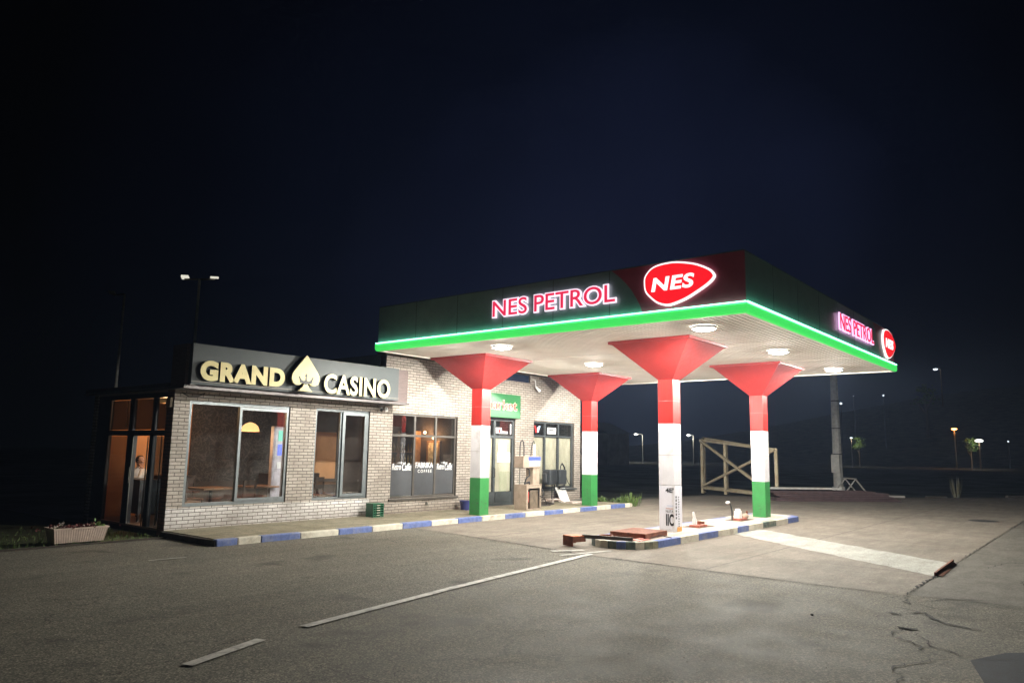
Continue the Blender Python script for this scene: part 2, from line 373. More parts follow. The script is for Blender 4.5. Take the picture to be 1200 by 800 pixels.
# ================================================================== GROUND
def sstep(a, b, x):
    t = max(0, min(1, (x-a)/(b-a))); return t*t*(3-2*t)
LOT = [(-40, -40), (-40, 14.9), (7.62, 14.9), (7.62, 15.3), (22.8, 15.3), (27.4, 15.0), (32.0, 14.5), (38.2, 7.8), (43.8, 3.7), (58, -10), (58, -40)]
def edge_d(x, y):       # >0 beyond the far edge of the lot
    d = -1e9
    d = max(min(y-15.6, 9e9) if x > 22 else -9, -1e9)
    n1 = Vector((.73, .68)); d2 = (Vector((x, y))-Vector((32.6, 14.6))).dot(n1)
    return max(d, d2)
def hgt(x, y):
    d = edge_d(x, y); h = -.03-.55*sstep(.2, 5, d)
    if x > 180 or y > 120: pass
    h += 50*sstep(215, 620, x)*sstep(330, 40, y*1.0)
    return h
bp = sorted(set([-59] + list(range(-45, 70, 3)) + list(range(70, 200, 10)) + list(range(200, 420, 20)) + [450, 500, 560, 639]))
bq = [b for b in bp if b < 339]+[339]
mb = MB(); n_ = len(bp); mb.v = [Vector((x, y, hgt(x, y))) for x in bp for y in bq]; m_ = len(bq)
for i in range(n_-1):
    for j in range(m_-1): mb.f.append((i*m_+j, (i+1)*m_+j, (i+1)*m_+j+1, i*m_+j+1)); mb.m.append(0)
struct(mb.build('ground', FIELD, smooth=True))
def sheet(name, poly, z, m):
    mb = MB(); mb.add([(x, y, z) for x, y in poly], [tuple(range(len(poly)))]); o = mb.build(name, m, noout=True); return struct(o)
sheet('asphalt', LOT, 0.0, ASPH)
sheet('lawn', [(-40, 14.95), (7.5, 14.95), (7.5, 30), (-40, 30)], .004, GRASS)
mb = MB(); mb.box((-40, 14.87, -.05), (7.5, 14.95, .03)); struct(mb.build('lawn_step_shade', SOIL))  # dark strip stands in for the shadowed gap where grass meets asphalt
sheet('forecourt', [(11.45, 2.4), (43.5, 2.4), (43.0, 4.2), (38.0, 7.7), (31.9, 14.2), (27.3, 14.8), (22.85, 14.95), (22.85, 13.12), (12.5, 13.12), (12.0, 9.6), (11.62, 7.4)], .004, SLAB)
sheet('side_apron', [(11.55, 2.37), (43.5, 2.37), (52, -5), (52, -12), (13.5, -12), (12.2, -3)], .004, concretemat('apron_asphalt', (.125, .117, .098), (.185, .172, .148), stain=(.085, .075, .062), joints=None))
def jagged(P, step, amp):
    R_ = []
    for a, b in zip(P, P[1:]+P[:1]):
        a, b = Vector(a), Vector(b); k = max(1, int((b-a).length/step))
        for i in range(k): q = a.lerp(b, i/k); R_.append((q.x+random.uniform(-amp, amp), q.y+(random.uniform(-amp, amp) if 2.6 < q.y < 7.0 else 0)))
    return R_
sheet('concrete_patch', jagged([(17.15, 7.15), (18.75, 7.15), (17.75, 5.75), (15.42, 2.43), (13.62, 2.43), (14.9, 4.2)], .16, .035), .008, PATCH)
# joint between slab and asphalt, ragged crack ribbons
def ribbon(pts, w, z=.010, jag=.03, name='crack', m=None, taper=True):
    P = [Vector((p[0], p[1], 0)) for p in pts]; Q = []
    for a, b in zip(P, P[1:]):
        k = max(2, int((b-a).length/.07))
        for i in range(k): Q.append(a.lerp(b, i/k)+Vector((random.uniform(-jag, jag), random.uniform(-jag, jag), 0)))
    Q.append(P[-1]); vs = []; N = len(Q)
    for i, p in enumerate(Q):
        d = (Q[min(i+1, N-1)]-Q[max(i-1, 0)]).normalized(); s_ = Vector((-d.y, d.x, 0))
        ww = w*random.uniform(.35, 1.3)*(math.sin(PI*(i+.6)/(N+.2))**.5 if taper else 1)
        vs += [p+s_*ww/2+Vector((0, 0, z)), p-s_*ww/2+Vector((0, 0, z))]
    return vs, [(2*i, 2*i+1, 2*i+3, 2*i+2) for i in range(N-1)]
CRK = mat('dark_crack', (.022, .019, .016), .95, var=.3, bmp=0)  # one dark tone for all crack ribbons
mb = MB()
for pts, w in [([(12.5, 13.1), (12.0, 9.65), (11.6, 7.4), (11.52, 5.7), (11.42, 4.2), (11.5, 2.4)], .05), ([(11.5, 2.4), (15.3, 2.4)], .07), ([(15.4, 2.4), (22.8, 2.4)], .04),
               ([(11.0, 2.56), (11.3, 2.45)], .03), ([(10.93, 2.35), (10.8, 2.2)], .08), ([(11.5, 2.4), (10.97, 2.3), (10.76, 1.93), (10.66, 1.6)], .03), ([(10.5, 2.3), (10.42, 2.07), (10.3, 1.9)], .04),
               ([(10.0, 2.22), (10.3, 2.1), (10.36, 1.95), (9.9, 1.7), (9.76, 1.3)], .09), ([(9.98, 2.2), (10.12, 2.3)], .14), ([(9.3, 2.05), (9.27, 1.9)], .14), ([(11.2, 2.1), (11.6, 1.9), (11.9, 1.4)], .04), ([(22.8, 2.4), (30, 2.4)], .05), ([(8.3, 1.4), (7.6, 1.7), (6.9, 1.5)], .03), ([(12.9, .9), (13.8, 1.3), (15.2, 1.2)], .03), ([(9.99, 2.2), (9.7, 2.35)], .04), ([(9.32, 2.03), (9.29, 1.93), (9.35, 1.85)], .09),
               ([(8.82, 1.98), (8.68, 1.8), (8.39, 1.6), (8.26, 1.43)], .035), ([(9.11, 1.81), (8.67, 1.58), (8.42, 1.3), (8.44, 1.1), (8.6, .9)], .04), ([(9.3, 1.95), (8.95, 2.05), (8.82, 1.98)], .03),
               ([(4.2, 5.55), (4.19, 5.2), (4.23, 4.79), (4.3, 4.5)], .022), ([(4.44, 4.82), (4.55, 4.84), (4.68, 4.88)], .02), ([(4.6, 4.95), (4.4, 4.75)], .015), ([(6.2, 5.0), (6.6, 4.7), (7.2, 4.8)], .016),
               ([(3.2, 9.2), (4.2, 8.1), (5.1, 7.5)], .016), ([(15.2, 1.9), (16.2, 1.7), (16.7, 1.3)], .04), ([(5.0, 13.9), (6.3, 13.0), (7.0, 13.2)], .02), ([(10.9, 2.6), (9.9, 3.4), (9.6, 4.6)], .015)]:
    mb.add(*ribbon(pts, w*.6, jag=.035))
struct(mb.build('cracks', CRK, noout=True))
sheet('repair_patch', [(8.30, 1.22), (8.85, 1.0), (9.3, .55), (9.6, -.1), (8.6, -1.2), (6.4, -.6), (6.7, .55), (7.3, .95)], .006, concretemat('dark_repair_asphalt', (.012, .018, .028), (.022, .029, .042), stain=(.010, .013, .02), sc=2))
mb = MB()
for _ in range(1500):
    x = random.uniform(2.2, 22); y = random.uniform(-1.5, 12.8); a = random.uniform(0, PI); z_ = .009; q_ = random.uniform(.003, .010)
    mb.add([(x+math.cos(a+2.1*k)*q_, y+math.sin(a+2.1*k)*q_, z_) for k in range(3)]+[(x, y, z_+q_*.9)], [(0, 1, 3), (1, 2, 3), (2, 0, 3)])
g_ = mb.build('grit', mat('grit_stone', (.30, .27, .22), .9, var=.5, scale=3)); tag(g_, 'loose grit scattered over the asphalt', 'grit', kind='stuff')
# painted lines
mb = MB()
def strip(a, b, w, z=.0125):
    a, b = Vector(a+(z,)), Vector(b+(z,)); d = (b-a).normalized(); s_ = Vector((-d.y, d.x, 0))*w/2; mb.add([a+s_, a-s_, b-s_, b+s_], [(0, 1, 2, 3)])
strip((3.44, 6.28), (4.34, 6.58), .12); strip((4.93, 6.72), (7.6, 7.12), .12); strip((7.6, 7.12), (11.75, 7.62), .13)
struct(mb.build('road_marking', LINE, noout=True))
mb = MB()
for a, b, w in [((11.2, 7.9), (12.4, 7.6), .10), ((11.55, 8.35), (12.1, 8.0), .16), ((5.9, 12.2), (6.5, 12.15), .07)]: strip(a, b, w, .0135)
struct(mb.build('paint_smears', mat('faded_smear', (.40, .39, .35), .7, var=.3, grime=(.15, .14, .12)), noout=True))

# pavement with painted kerb
mb = MB(); mb.box((7.62, 13.24, -.05), (22.7, 15.21, .12)); struct(mb.build('pavement', PAVE))
mb = MB(); mb.box((7.54, 13.12, -.05), (7.617, 15.2, .105)); struct(mb.build('pavement_edge', RAWC))
kk = [7.56, 8.0, 8.5, 9.4, 10.37, 11.29, 12.21, 13.16, 14.1, 15.01, 15.96, 16.87, 17.76, 18.7, 19.62, 20.57, 21.42, 22.35, 22.8]
mb = MB()
for i, (a, b) in enumerate(zip(kk, kk[1:])):
    j = random.uniform(-.008, .008); mb.box((a+.006, 13.09+j, -.05), (b-.006, 13.235, .125+random.uniform(-.006, .006)), 0 if i % 2 == 0 else 1)
struct(mb.build('kerb', [PNTB, PNTW], bevel=.015))
# pump island: rounded near end
V0, V1, U0, U1, ZI = 7.16, 8.56, 12.72, 22.0, .144
def island_outline(inset):
    pts = []
    R = (V1-V0)/2-inset; cx = U0+.75; cy = (V0+V1)/2
    for k in range(13):
        t = PI/2+PI*k/12; pts.append((cx+math.cos(t)*(.75-inset), cy+math.sin(t)*R))
    R2 = .25
    pts += [(U1-inset-R2, V0+inset), (U1-inset, V0+inset+R2), (U1-inset, V1-inset-R2), (U1-inset-R2, V1-inset)]
    return pts
o_ = island_outline(0); i_ = island_outline(.14)
mb = MB(); mb.prism(i_, lambda a, b, d: Vector((a, b, d)), -.05, ZI-.004); struct(mb.build('island_top', ISL))
mb = MB(); N = len(o_)
def kseg(a0, a1, b0, b1, mi): mb.add([(*a0, -.05), (*a1, -.05), (*b1, -.05), (*b0, -.05), (*a0, ZI), (*a1, ZI), (*b1, ZI), (*b0, ZI)], [(0, 1, 5, 4), (4, 5, 6, 7), (3, 7, 6, 2), (0, 4, 7, 3), (1, 2, 6, 5)], mi)
endc = [1, 1, 2, 2, 1, 1, 2, 0, 2, 1, 2, 2]
for k in range(12): kseg(o_[k], o_[k+1], i_[k], i_[k+1], endc[k])
ks = [13.47, 14.45, 15.31, 16.31, 17.42, 18.11, 19.06, 19.98, 20.89, 21.75]; kc = [0, 1, 0, 1, 0, 1, 2, 1, 0]
for a, b, c in zip(ks, ks[1:], kc):
    kseg((a+.005, V0), (b-.005, V0), (a+.005, V0+.14), (b-.005, V0+.14), c)
for k in range(13, N-1): kseg(o_[k], o_[k+1], i_[k], i_[k+1], 0 if k == 13 else 1)
ks2 = [21.75-.93*i for i in range(10)][::-1]
for n2, (a, b) in enumerate(zip(ks2, ks2[1:])): kseg((a+.005, V1-.14), (b-.005, V1-.14), (a+.005, V1), (b-.005, V1), n2 % 2)
struct(mb.build('island_kerb', [PNTB, PNTW, PNTG], bevel=.012))
# broken kerb along the far edge of the lot
mb = MB(); P0 = Vector((30.5, 16.0, 0)); pl = [Vector((32.0, 14.4, 0)), Vector((38.2, 7.75, 0)), Vector((43.8, 3.65, 0)), Vector((52, -4, 0))]
for a, b in zip(pl, pl[1:]):
    Lg = (b-a).length; k = int(Lg/1.0)
    for i in range(k):
        if random.random() < .35: continue
        p, q = a.lerp(b, i/k), a.lerp(b, (i+.95)/k); mb.beam(p+Vector((0, 0, .02)), q+Vector((0, 0, .02)), .15, random.uniform(.12, .24), random.choice([0, 0, 1]))
struct(mb.build('far_kerb', [mat('old_white_kerb', (.36, .34, .32), .8, var=.3), RAWC], bevel=.02))

# ================================================================== CANOPY
CU0, CU1, CV0, CV1, ZS, ZB, ZT = 12.51, 23.75, 4.90, 14.59, 4.295, 4.515, 5.428
can = thing('canopy', 'large flat filling station canopy with dark green fascia over a glowing green LED band', 'canopy', (CU0, CV0, 0))
mb = MB(); v_ = CV0+.06; pitch = .12
while v_ < CV1-.06:        # ribbed soffit boards running along u
    b_ = min(v_+pitch-.028, CV1-.06); mb.box((CU0+.06, v_, ZS+.028), (CU1-.06, b_, ZS+.05)); v_ += pitch
mb.box((CU0+.06, CV0+.06, ZS+.052), (CU1-.06, CV1-.06, ZS+.07), 1)
mb.build('soffit', [SOFF, mat('soffit_gap', (.26, .23, .20), .8)], can)
mb = MB()
for uu in (16.2, 19.95): mb.box((uu, CV0+.07, ZS+.020), (uu+.035, CV1-.07, ZS+.026))
mb.build('soffit_joint', SOFF, can)
# fascia with red sweep on the long front (u = CU0) and the right side (v = CV0)
def fascia_front():
    mb = MB(); zt, zb = ZT, ZB+.004
    crv = [(7.62, zt), (7.47, 5.31), (7.30, 5.14), (7.17, 4.98), (7.06, 4.80), (6.97, 4.62), (6.94, zb)]
    g = [(CV1, zb), (CV1, zt)]+crv; rd = [(c[0], c[1]) for c in reversed(crv)]+[(CV0, zt), (CV0, zb)]
    ax = lambda a, b, d: Vector((d, a, b))
    mb.prism(g, ax, CU0, CU0+.05, 0); mb.prism(rd, ax, CU0, CU0+.05, 1); return mb.build('front_fascia', [FASG, FASR], can)
fascia_front()
def fascia_side():
    mb = MB(); zt, zb = ZT, ZB+.004; x0 = CU0+.052
    crv = [(21.45, zt), (21.62, 5.31), (21.78, 5.14), (21.9, 4.98), (22.0, 4.80), (22.08, 4.62), (22.1, zb)]
    mb.prism([(x0, zb), (x0, zt)]+crv, FACE_V, CV0, CV0+.05, 0); mb.prism(list(reversed(crv))+[(CU1, zt), (CU1, zb)], FACE_V, CV0, CV0+.05, 1); return mb.build('side_fascia', [FASG, FASR], can)
fascia_side()
mb = MB()
for k in range(1, 7): vv = CV1-1.385*k; mb.box((CU0-.004, vv, ZB+.01), (CU0-.0005, vv+.014, ZT-.002))
for k in range(1, 8): uu = CU0+1.405*k; mb.box((uu, CV0-.004, ZB+.01), (uu+.014, CV0-.0005, ZT-.002))
mb.box((CU0-.006, CV0-.006, ZT+.001), (CU0+.06, CV1, ZT+.02)); mb.box((CU0+.061, CV0-.006, ZT+.001), (CU1, CV0+.06, ZT+.02))
mb.build('fascia_seams', mat('seam_grey', (.10, .13, .13), .6), can)
mb = MB(); mb.box((CU1-.05, CV0+.052, ZB), (CU1, CV1-.052, ZT)); mb.box((CU0+.052, CV1-.05, ZB), (CU1, CV1, ZT)); mb.build('rear_fascia', FASG, can)
mb = MB(); mb.box((CU0+.055, CV0+.055, ZT-.35), (CU1-.055, CV1-.055, ZT-.3)); mb.build('roof_deck', mat('roof_felt', (.06, .06, .06), .9), can)
mb = MB()   # green band: half-round-ish profile along all four sides
def band(a, b, nrm):
    a, b, nrm = Vector(a), Vector(b), Vector(nrm); prof = [(0, ZS), (.035, ZS+.015), (.055, ZS+.07), (.055, ZB-.06), (.04, ZB-.035), (0, ZB-.03)]
    d = (b-a).normalized(); vs = []; 
    for p_, sg in ((a, -1), (b, 1)):
        for off, z in prof: vs.append(Vector((p_.x, p_.y, z))+nrm*off+d*sg*off)
    k = len(prof); mb.add(vs, [(i, i+1, k+i+1, k+i) for i in range(k-1)]+[(k-1, 0, k, 2*k-1)])
sides = [((CU0, CV1, 0), (CU0, CV0, 0), (-1, 0, 0)), ((CU0, CV0, 0), (CU1, CV0, 0), (0, -1, 0)), ((CU1, CV0, 0), (CU1, CV1, 0), (1, 0, 0)), ((CU1, CV1, 0), (CU0, CV1, 0), (0, 1, 0))]
for s_ in sides[:2]: band(*s_)
mb.build('led_band', E_BAND, can)
mb = MB()
for s_ in sides[2:]: band(*s_)
mb.build('rear_edge_trim', mat('grey_edge_trim', (.3, .3, .28), .5), can)
mb = MB()
for a, b, nrm in sides[:2]:
    a, b, nrm = Vector(a), Vector(b), Vector(nrm); d = (b-a).normalized(); q = nrm*.048
    mb.beam(a+q-d*.03+Vector((0, 0, ZB-.015)), b+q+d*.03+Vector((0, 0, ZB-.015)), .034, .016)
mb.build('led_strip', E_STRIP, can)
mb = MB(); mb.box((CU0+.003, CV0+.003, ZS-.001), (CU0+.06, CV1-.003, ZS+.06)); mb.box((CU0+.062, CV0+.003, ZS-.001), (CU1-.003, CV0+.06, ZS+.06)); mb.box((CU1-.06, CV0+.062, ZS-.001), (CU1-.003, CV1-.003, ZS+.06)); mb.box((CU0+.062, CV1-.06, ZS-.001), (CU1-.062, CV1-.003, ZS+.06))
mb.build('soffit_frame', SOFF, can)

# columns
def column(name, cu, cv, zb, bands, label):
    c = thing(name, label, 'column', (cu, cv, 0), 'four square canopy columns with red funnel heads')
    w = .185; zf = 3.49
    for i, (z0, z1, m_, nm) in enumerate(bands):
        mb = MB(); mb.box((cu-w, cv-w, z0), (cu+w, cv+w, z1)); mb.build(nm, m_, c, bevel=.008)
    mb = MB()
    for zz in (1.8, 3.0):
        mb.box((cu-w-.0025, cv-w-.0025, zz), (cu+w+.0025, cv-w-.0005, zz+.006)); mb.box((cu-w-.0025, cv-w-.0004, zz), (cu-w-.0005, cv+w, zz+.006))
    mb.build('panel_joint', mat('joint_grey', (.28, .22, .22), .7), c)  # thin panel seams in a grey of their own
    mb = MB()
    for _ in range(26):
        zz = zb+.06+abs(random.gauss(0, .22)); yy = random.uniform(-w+.02, w-.08); ln = random.uniform(.01, .07); hh = random.uniform(.003, .012)
        if random.random() < .5: mb.box((cu-w-.0022, cv+yy, zz), (cu-w-.0004, cv+yy+ln, zz+hh))
        else: mb.box((cu+yy, cv-w-.0022, zz), (cu+yy+ln, cv-w-.0004, zz+hh))
    mb.build('scuff_marks', mat('scuff_dirt', (.10, .09, .075), .9), c)
    mb = MB(); mb.frust(cu, cv, zf, w, ZS-.005, .97); mb.build('funnel_head', REDF, c)
    mb = MB(); R = 1.0
    for (a, b) in (((cu-R, cv-R), (cu+R, cv-R+.03)), ((cu-R, cv+R-.03), (cu+R, cv+R)), ((cu-R, cv-R+.031), (cu-R+.03, cv+R-.031)), ((cu+R-.03, cv-R+.031), (cu+R, cv+R-.031))):
        mb.box((a[0], a[1], ZS-.035), (b[0], b[1], ZS+.027))
    mb.build('rim_trim', REDF, c)
    mb = MB(); k = cv-R
    while k < cv+R-.05: mb.box((cu-R-.012, k, ZS+.006), (cu-R-.001, k+.05, ZS+.026)); k += .1
    mb.build('rim_notches', REDF, c)
    return c
std = lambda zb: [(zb-.05, 1.098, GREEN, 'green_shaft'), (1.102, 2.498, WHITE, 'white_shaft'), (2.502, 3.488, RED, 'red_shaft')]
column('canopy_column', 15.35, 13.518, .10, std(.10), 'red white and green canopy column on the building kerb, nearest the cafe window')
column('canopy_column', 20.788, 13.518, .10, std(.10), 'red white and green canopy column on the building kerb at the far end beyond the market window')
cc = column('canopy_column', 15.35, 7.847, .13, [(ZI-.03, 1.14, WHITE, 'poster_shaft'), (1.144, 2.498, WHITE, 'white_shaft'), (2.502, 3.488, RED, 'red_shaft')], 'nearest canopy column on the pump island, white down to its foot with black printed posters')
column('canopy_column', 20.788, 7.847, .13, std(.13), 'red white and green canopy column at the far end of the pump island')
# printed posters wrapped round the island column
uF, vF = 15.35-.185-.003, 7.847-.185-.003
mb = MB(); mb.box((uF, 7.72, .2), (uF+.002, 8.025, 1.12)); mb.box((15.19, vF, .2), (15.53, vF+.002, 1.12)); mb.build('poster_sheet', mat('poster_paper', (.74, .73, .80), .6, var=.04), cc)
mb = MB(); g = lambda a, b, c_, d_: mb.box((uF-.003, min(a, c_), min(b, d_)), (uF-.0005, max(a, c_), max(b, d_)))
lettering('4E\'', 'U', 7.87, .985, uF-.003, .20, .105, .002, [INKB], cc, bold=.03, name='poster_numeral')
lettering('IIC', 'U', 7.865, .27, uF-.003, .19, .26, .002, [INKB], cc, bold=.035, name='poster_lettering')
lettering('NUTA', 'U', 7.865, .555, uF-.003, .18, .055, .002, [INKB], cc, name='poster_lettering')
g(7.84, .70, 7.68, .706); mb.build('poster_rule', mat('poster_blue', (.2, .35, .6), .6), cc)
mb = MB(); g(7.865, .635, 7.69, .647); mb.build('poster_rule', ORNG, cc)
mb = MB()
for k in range(7): mb.box((15.22+.0*k, vF-.003, .42+.075*k), (15.272, vF-.0005, .47+.075*k+random.uniform(-.01, .006)))
for k in range(13): mb.box((15.35, vF-.003, .25+.052*k), (15.35+random.uniform(.02, .05), vF-.0005, .275+.052*k))
mb.build('poster_marks', INKB, cc)
mb = MB(); mb.box((15.28, vF-.004, .15), (15.50, vF-.0005, .245)); mb.build('orange_sticker', mat('orange_sticker_paint', (.85, .42, .12), .5, var=.2, scale=20), cc)

# canopy lights: wide 'batwing' street optic
IES = bpy.data.texts.new('batwing_optic')
ang = [0, 15, 30, 40, 50, 60, 68, 75, 80, 85, 90, 100, 120, 150, 180]; cd_ = IESV
IES.write('IESNA:LM-63-1995\nTILT=NONE\n1 1000 1 %d 1 1 2 0 0 0\n1 1 100\n%s\n0\n%s\n' % (len(ang), ' '.join(map(str, ang)), ' '.join(map(str, cd_))))
def light_fix(loc, label):
    t = thing('canopy_light', label, 'ceiling light', loc, 'round white lights set in the canopy ceiling')
    x, y, z = loc; s = .22
    mb = MB(); mb.lathe((x, y, z), [(s+.035, .025), (s+.035, -.012), (s+.004, -.022), (s+.002, .0)], 28); mb.build('housing', mat('white_housing', (.7, .7, .68), .4), t)
    mb = MB(); mb.lathe((x, y, z), [(0, -.055), (s*.6, -.050), (s, -.024), (s, -.010), (0, -.010)], 28); mb.build('lens', E_LENS, t, smooth=True)
    ld = bpy.data.lights.new('lamp', 'POINT'); ld.energy = LAMP_W; ld.color = (1, .97, .875); ld.shadow_soft_size = .12
    ld.use_nodes = True; ln = ld.node_tree; em = [q for q in ln.nodes if q.type == 'EMISSION'][0]
    ie = ln.nodes.new('ShaderNodeTexIES'); ie.mode = 'INTERNAL'; ie.ies = IES; ln.links.new(ie.outputs[0], em.inputs['Strength'])
    lo = bpy.data.objects.new('lamp', ld); COL.objects.link(lo); lo.parent = t; lo.location = (0, 0, -.10)
    return t
LZ = ZS
l0 = light_fix((13.59, 6.17, LZ), 'canopy ceiling light closest to the near corner, under the big oval logo')
for (x, y), lb in {(17.75, 6.17): 'middle canopy ceiling light of the row along the right side, above the far island column', (22.34, 6.2): 'farthest right canopy ceiling light, above the concrete utility pole',
                   (13.59, 11.35): 'leftmost canopy ceiling light, in front of the funnel of the cafe side column', (17.75, 11.4): 'canopy ceiling light just in front of the funnel of the far building side column',
                   (22.3, 11.3): 'canopy ceiling light at the rear, hidden behind the nearest column funnel'}.items():
    copy_tree(l0, (x, y, LZ), lb)

# illuminated letters and oval logos on the fascias
def outlined(txt, plane, a0, b0, d, w, h, parent, face, edge, off):
    lettering(txt, plane, a0, b0, d, w, h, .04, [face, edge], parent, split=True, bold=.012, name='letter', sidemat=True)
def neon_word(plane, a0, d, parts, parent, edge):
    for txt, ofs, w, b0, h in parts:
        a = a0-ofs if plane == 'U' else a0+ofs
        # glowing rim behind, red face in front
        vs, fs = text_data(txt, w, h, .03, bold=.065)
        e_ = islands(vs, fs); vs2, fs2 = text_data(txt, w, h, .012, bold=.006)
        sx = 1-.035; 
        vs2 = [Vector((v.x*(1-.05/w)+.025, v.y*(1-.05/h)+.025, v.z)) for v in vs2]; f_ = islands(vs2, fs2)
        for q, (pv, pf) in enumerate(e_):
            mb = MB(); mb.add(place(pv, plane, a, b0, d-.03), pf); L_ = mb.build('letter', edge, parent)
            if q < len(f_):
                mb = MB(); mb.add(place(f_[q][0], plane, a, b0, d-.052), f_[q][1]); mb.build('letter_face', E_REDL, L_)
s1 = thing('petrol_sign', 'large red neon outlined NES PETROL letters on the front canopy fascia', 'illuminated sign', (CU0, 10.7, 4.77))
neon_word('U', 10.70, CU0-.02, [('NES', 0, 1.02, 4.76, .41), ('PETROL', 1.17, 2.05, 4.76, .41)], s1, E_WOUT)
s2 = thing('petrol_sign', 'pink neon outlined NES PETROL letters on the right hand canopy fascia', 'illuminated sign', (18.0, CV0, 4.77))
neon_word('V', 18.08, CV0-.02, [('NES', 0, .93, 4.76, .42), ('PETROL', 1.12, 2.0, 4.76, .42)], s2, E_PINK)
OUT = [(6.87, 5.05), (6.85, 5.2), (6.72, 5.34), (6.53, 5.4), (6.24, 5.41), (5.96, 5.36), (5.74, 5.29), (5.52, 5.17), (5.43, 5.05), (5.46, 4.97), (5.57, 4.88), (5.75, 4.78), (5.98, 4.67), (6.21, 4.6), (6.39, 4.58), (6.58, 4.64), (6.73, 4.76), (6.84, 4.89)]
def smooth_loop(P, k=4):
    n = len(P); R_ = []
    for i in range(n):
        p0, p1, p2, p3 = P[i-1], P[i], P[(i+1) % n], P[(i+2) % n]
        for j in range(k):
            t = j/k; R_.append(tuple(.5*((2*p1[c])+(-p0[c]+p2[c])*t+(2*p0[c]-5*p1[c]+4*p2[c]-p3[c])*t*t+(-p0[c]+3*p1[c]-3*p2[c]+p3[c])*t**3) for c in (0, 1)))
    return R_
OUT = smooth_loop(OUT)
def inset(P, d):
    n = len(P); R_ = []
    for i in range(n):
        a, b = Vector(P[i-1]), Vector(P[(i+1) % n]); t = (b-a).normalized(); nn = Vector((t.y, -t.x)); c = Vector(P[i]); cen = Vector((6.15, 5.0))
        if nn.dot(cen-c) < 0: nn = -nn
        R_.append(tuple(c+nn*d))
    return R_
def logo(plane, a0, d, label, shift=0):
    t = thing('oval_logo', label, 'illuminated sign', (d, a0, 5.0) if plane == 'U' else (a0, d, 5.0), 'glowing oval logos on the canopy')
    def ax(a, b, dd):
        if plane == 'U': return Vector((dd, a, b))
        return Vector((a0+(6.87-a)*1.0, dd, b))
    mb = MB(); mb.prism(OUT, ax, d, d-.05); mb.build('casing', E_LOGOW, t)
    mb = MB(); mb.prism(inset(OUT, .035), ax, d-.052, d-.065); mb.build('red_face', E_LOGOR, t)
    aa = 6.70 if plane == 'U' else a0+.18
    lettering('NES', plane, aa, 4.87, d-.072, .88, .27, .012, [E_LOGOW], t, split=True, bold=.03, shear=.15, spacing=1.08, name='letter')
logo('U', 6.87, CU0-.002, 'big red oval NES logo with white glowing rim on the front canopy fascia')
logo('V', 22.32, CV0-.002, 'red oval NES logo at the far end of the right hand canopy fascia')

# ================================================================== BUILDING
UB0, UB1, VB, VD = 7.61, 22.75, 15.2, 18.9
bld = thing('roadside_building', 'low cream brick cafe, casino and market building behind the canopy', 'building', (UB0, VB, 0))
def wall_panel(mb, u0, u1, z0, z1, holes, v0=VB, v1=VB+.25, split=None, mi_low=1):
    us = sorted({u0, u1}|{h[0] for h in holes}|{h[1] for h in holes}|({split[0]} if split else set()))
    zs = sorted({z0, z1}|{h[2] for h in holes}|{h[3] for h in holes}|({split[1]} if split else set()))
    us = [a for a in us if u0 <= a <= u1]; zs = [a for a in zs if z0 <= a <= z1]
    for a, b in zip(us, us[1:]):
        for c, d in zip(zs, zs[1:]):
            cu, cz = (a+b)/2, (c+d)/2
            if any(h[0] < cu < h[1] and h[2] < cz < h[3] for h in holes): continue
            low = split and cu < split[0] and cz < split[1]
            mb.add([(a, v0, c), (b, v0, c), (b, v0, d), (a, v0, d)], [(0, 1, 2, 3)], mi_low if low else 0)
            mb.add([(a, v1, c), (b, v1, c), (b, v1, d), (a, v1, d)], [(3, 2, 1, 0)], 2)
    for h in holes:
        a, b, c, d = h
        mb.add([(a, v0, c), (a, v1, c), (a, v1, d), (a, v0, d)], [(0, 1, 2, 3)], 2); mb.add([(b, v0, c), (b, v1, c), (b, v1, d), (b, v0, d)], [(3, 2, 1, 0)], 2)
        mb.add([(a, v0, d), (b, v0, d), (b, v1, d), (a, v1, d)], [(0, 1, 2, 3)], 2); mb.add([(a, v0, c), (b, v0, c), (b, v1, c), (a, v1, c)], [(3, 2, 1, 0)], 2)
HW1, HW2, HW3, HDR, HW4, HUP = (7.95, 10.43, .57, 2.78), (11.17, 12.87, .57, 2.79), (13.66, 16.22, .51, 2.80), (17.05, 18.96, .13, 2.84), (19.95, 22.35, .57, 2.83), (18.2, 19.72, 4.08, 4.335)
REV = mat('window_reveal', (.13, .11, .09), .8)
mb = MB(); wall_panel(mb, UB0, 13.36, .10, 3.03, [HW1, HW2], split=(12.96, .55)); mb.build('cafe_wall', [BRX, BRW, REV], bld, noout=True)
mb = MB(); wall_panel(mb, 13.36, UB1, .10, 4.34, [HW3, HDR, HW4, HUP]); mb.build('market_wall', [BRX, BRW, REV], bld, noout=True)
mb = MB()   # end walls, rear wall
mb.box((UB1-.2, VB+.25, .0), (UB1, VD, 4.34)); mb.box((UB0, VD, .0), (UB1, VD+.2, 3.0)); mb.build('rear_walls', BRY, bld)
mb = MB(); mb.box((UB0, VB+.001, -.02), (UB0+.24, VB+.30, 2.98)); mb.build('corner_pier', BRWY, bld)
mb = MB(); mb.box((13.361, VB+.251, 3.05), (13.5, VD+.2, 4.34)); mb.box((13.36, VD, 3.0), (UB1, VD+.2, 4.34)); mb.build('upper_side_cladding', DSIDE, bld)
mb = MB(); mb.box((13.28, VB-.05, 4.342), (13.95, VB+.3, 4.45)); mb.box((13.96, VB-.04, 4.342), (UB1+.05, VB+.3, 4.42)); mb.build('coping', mat('coping_sheet', (.15, .16, .14), .6, var=.2), bld)
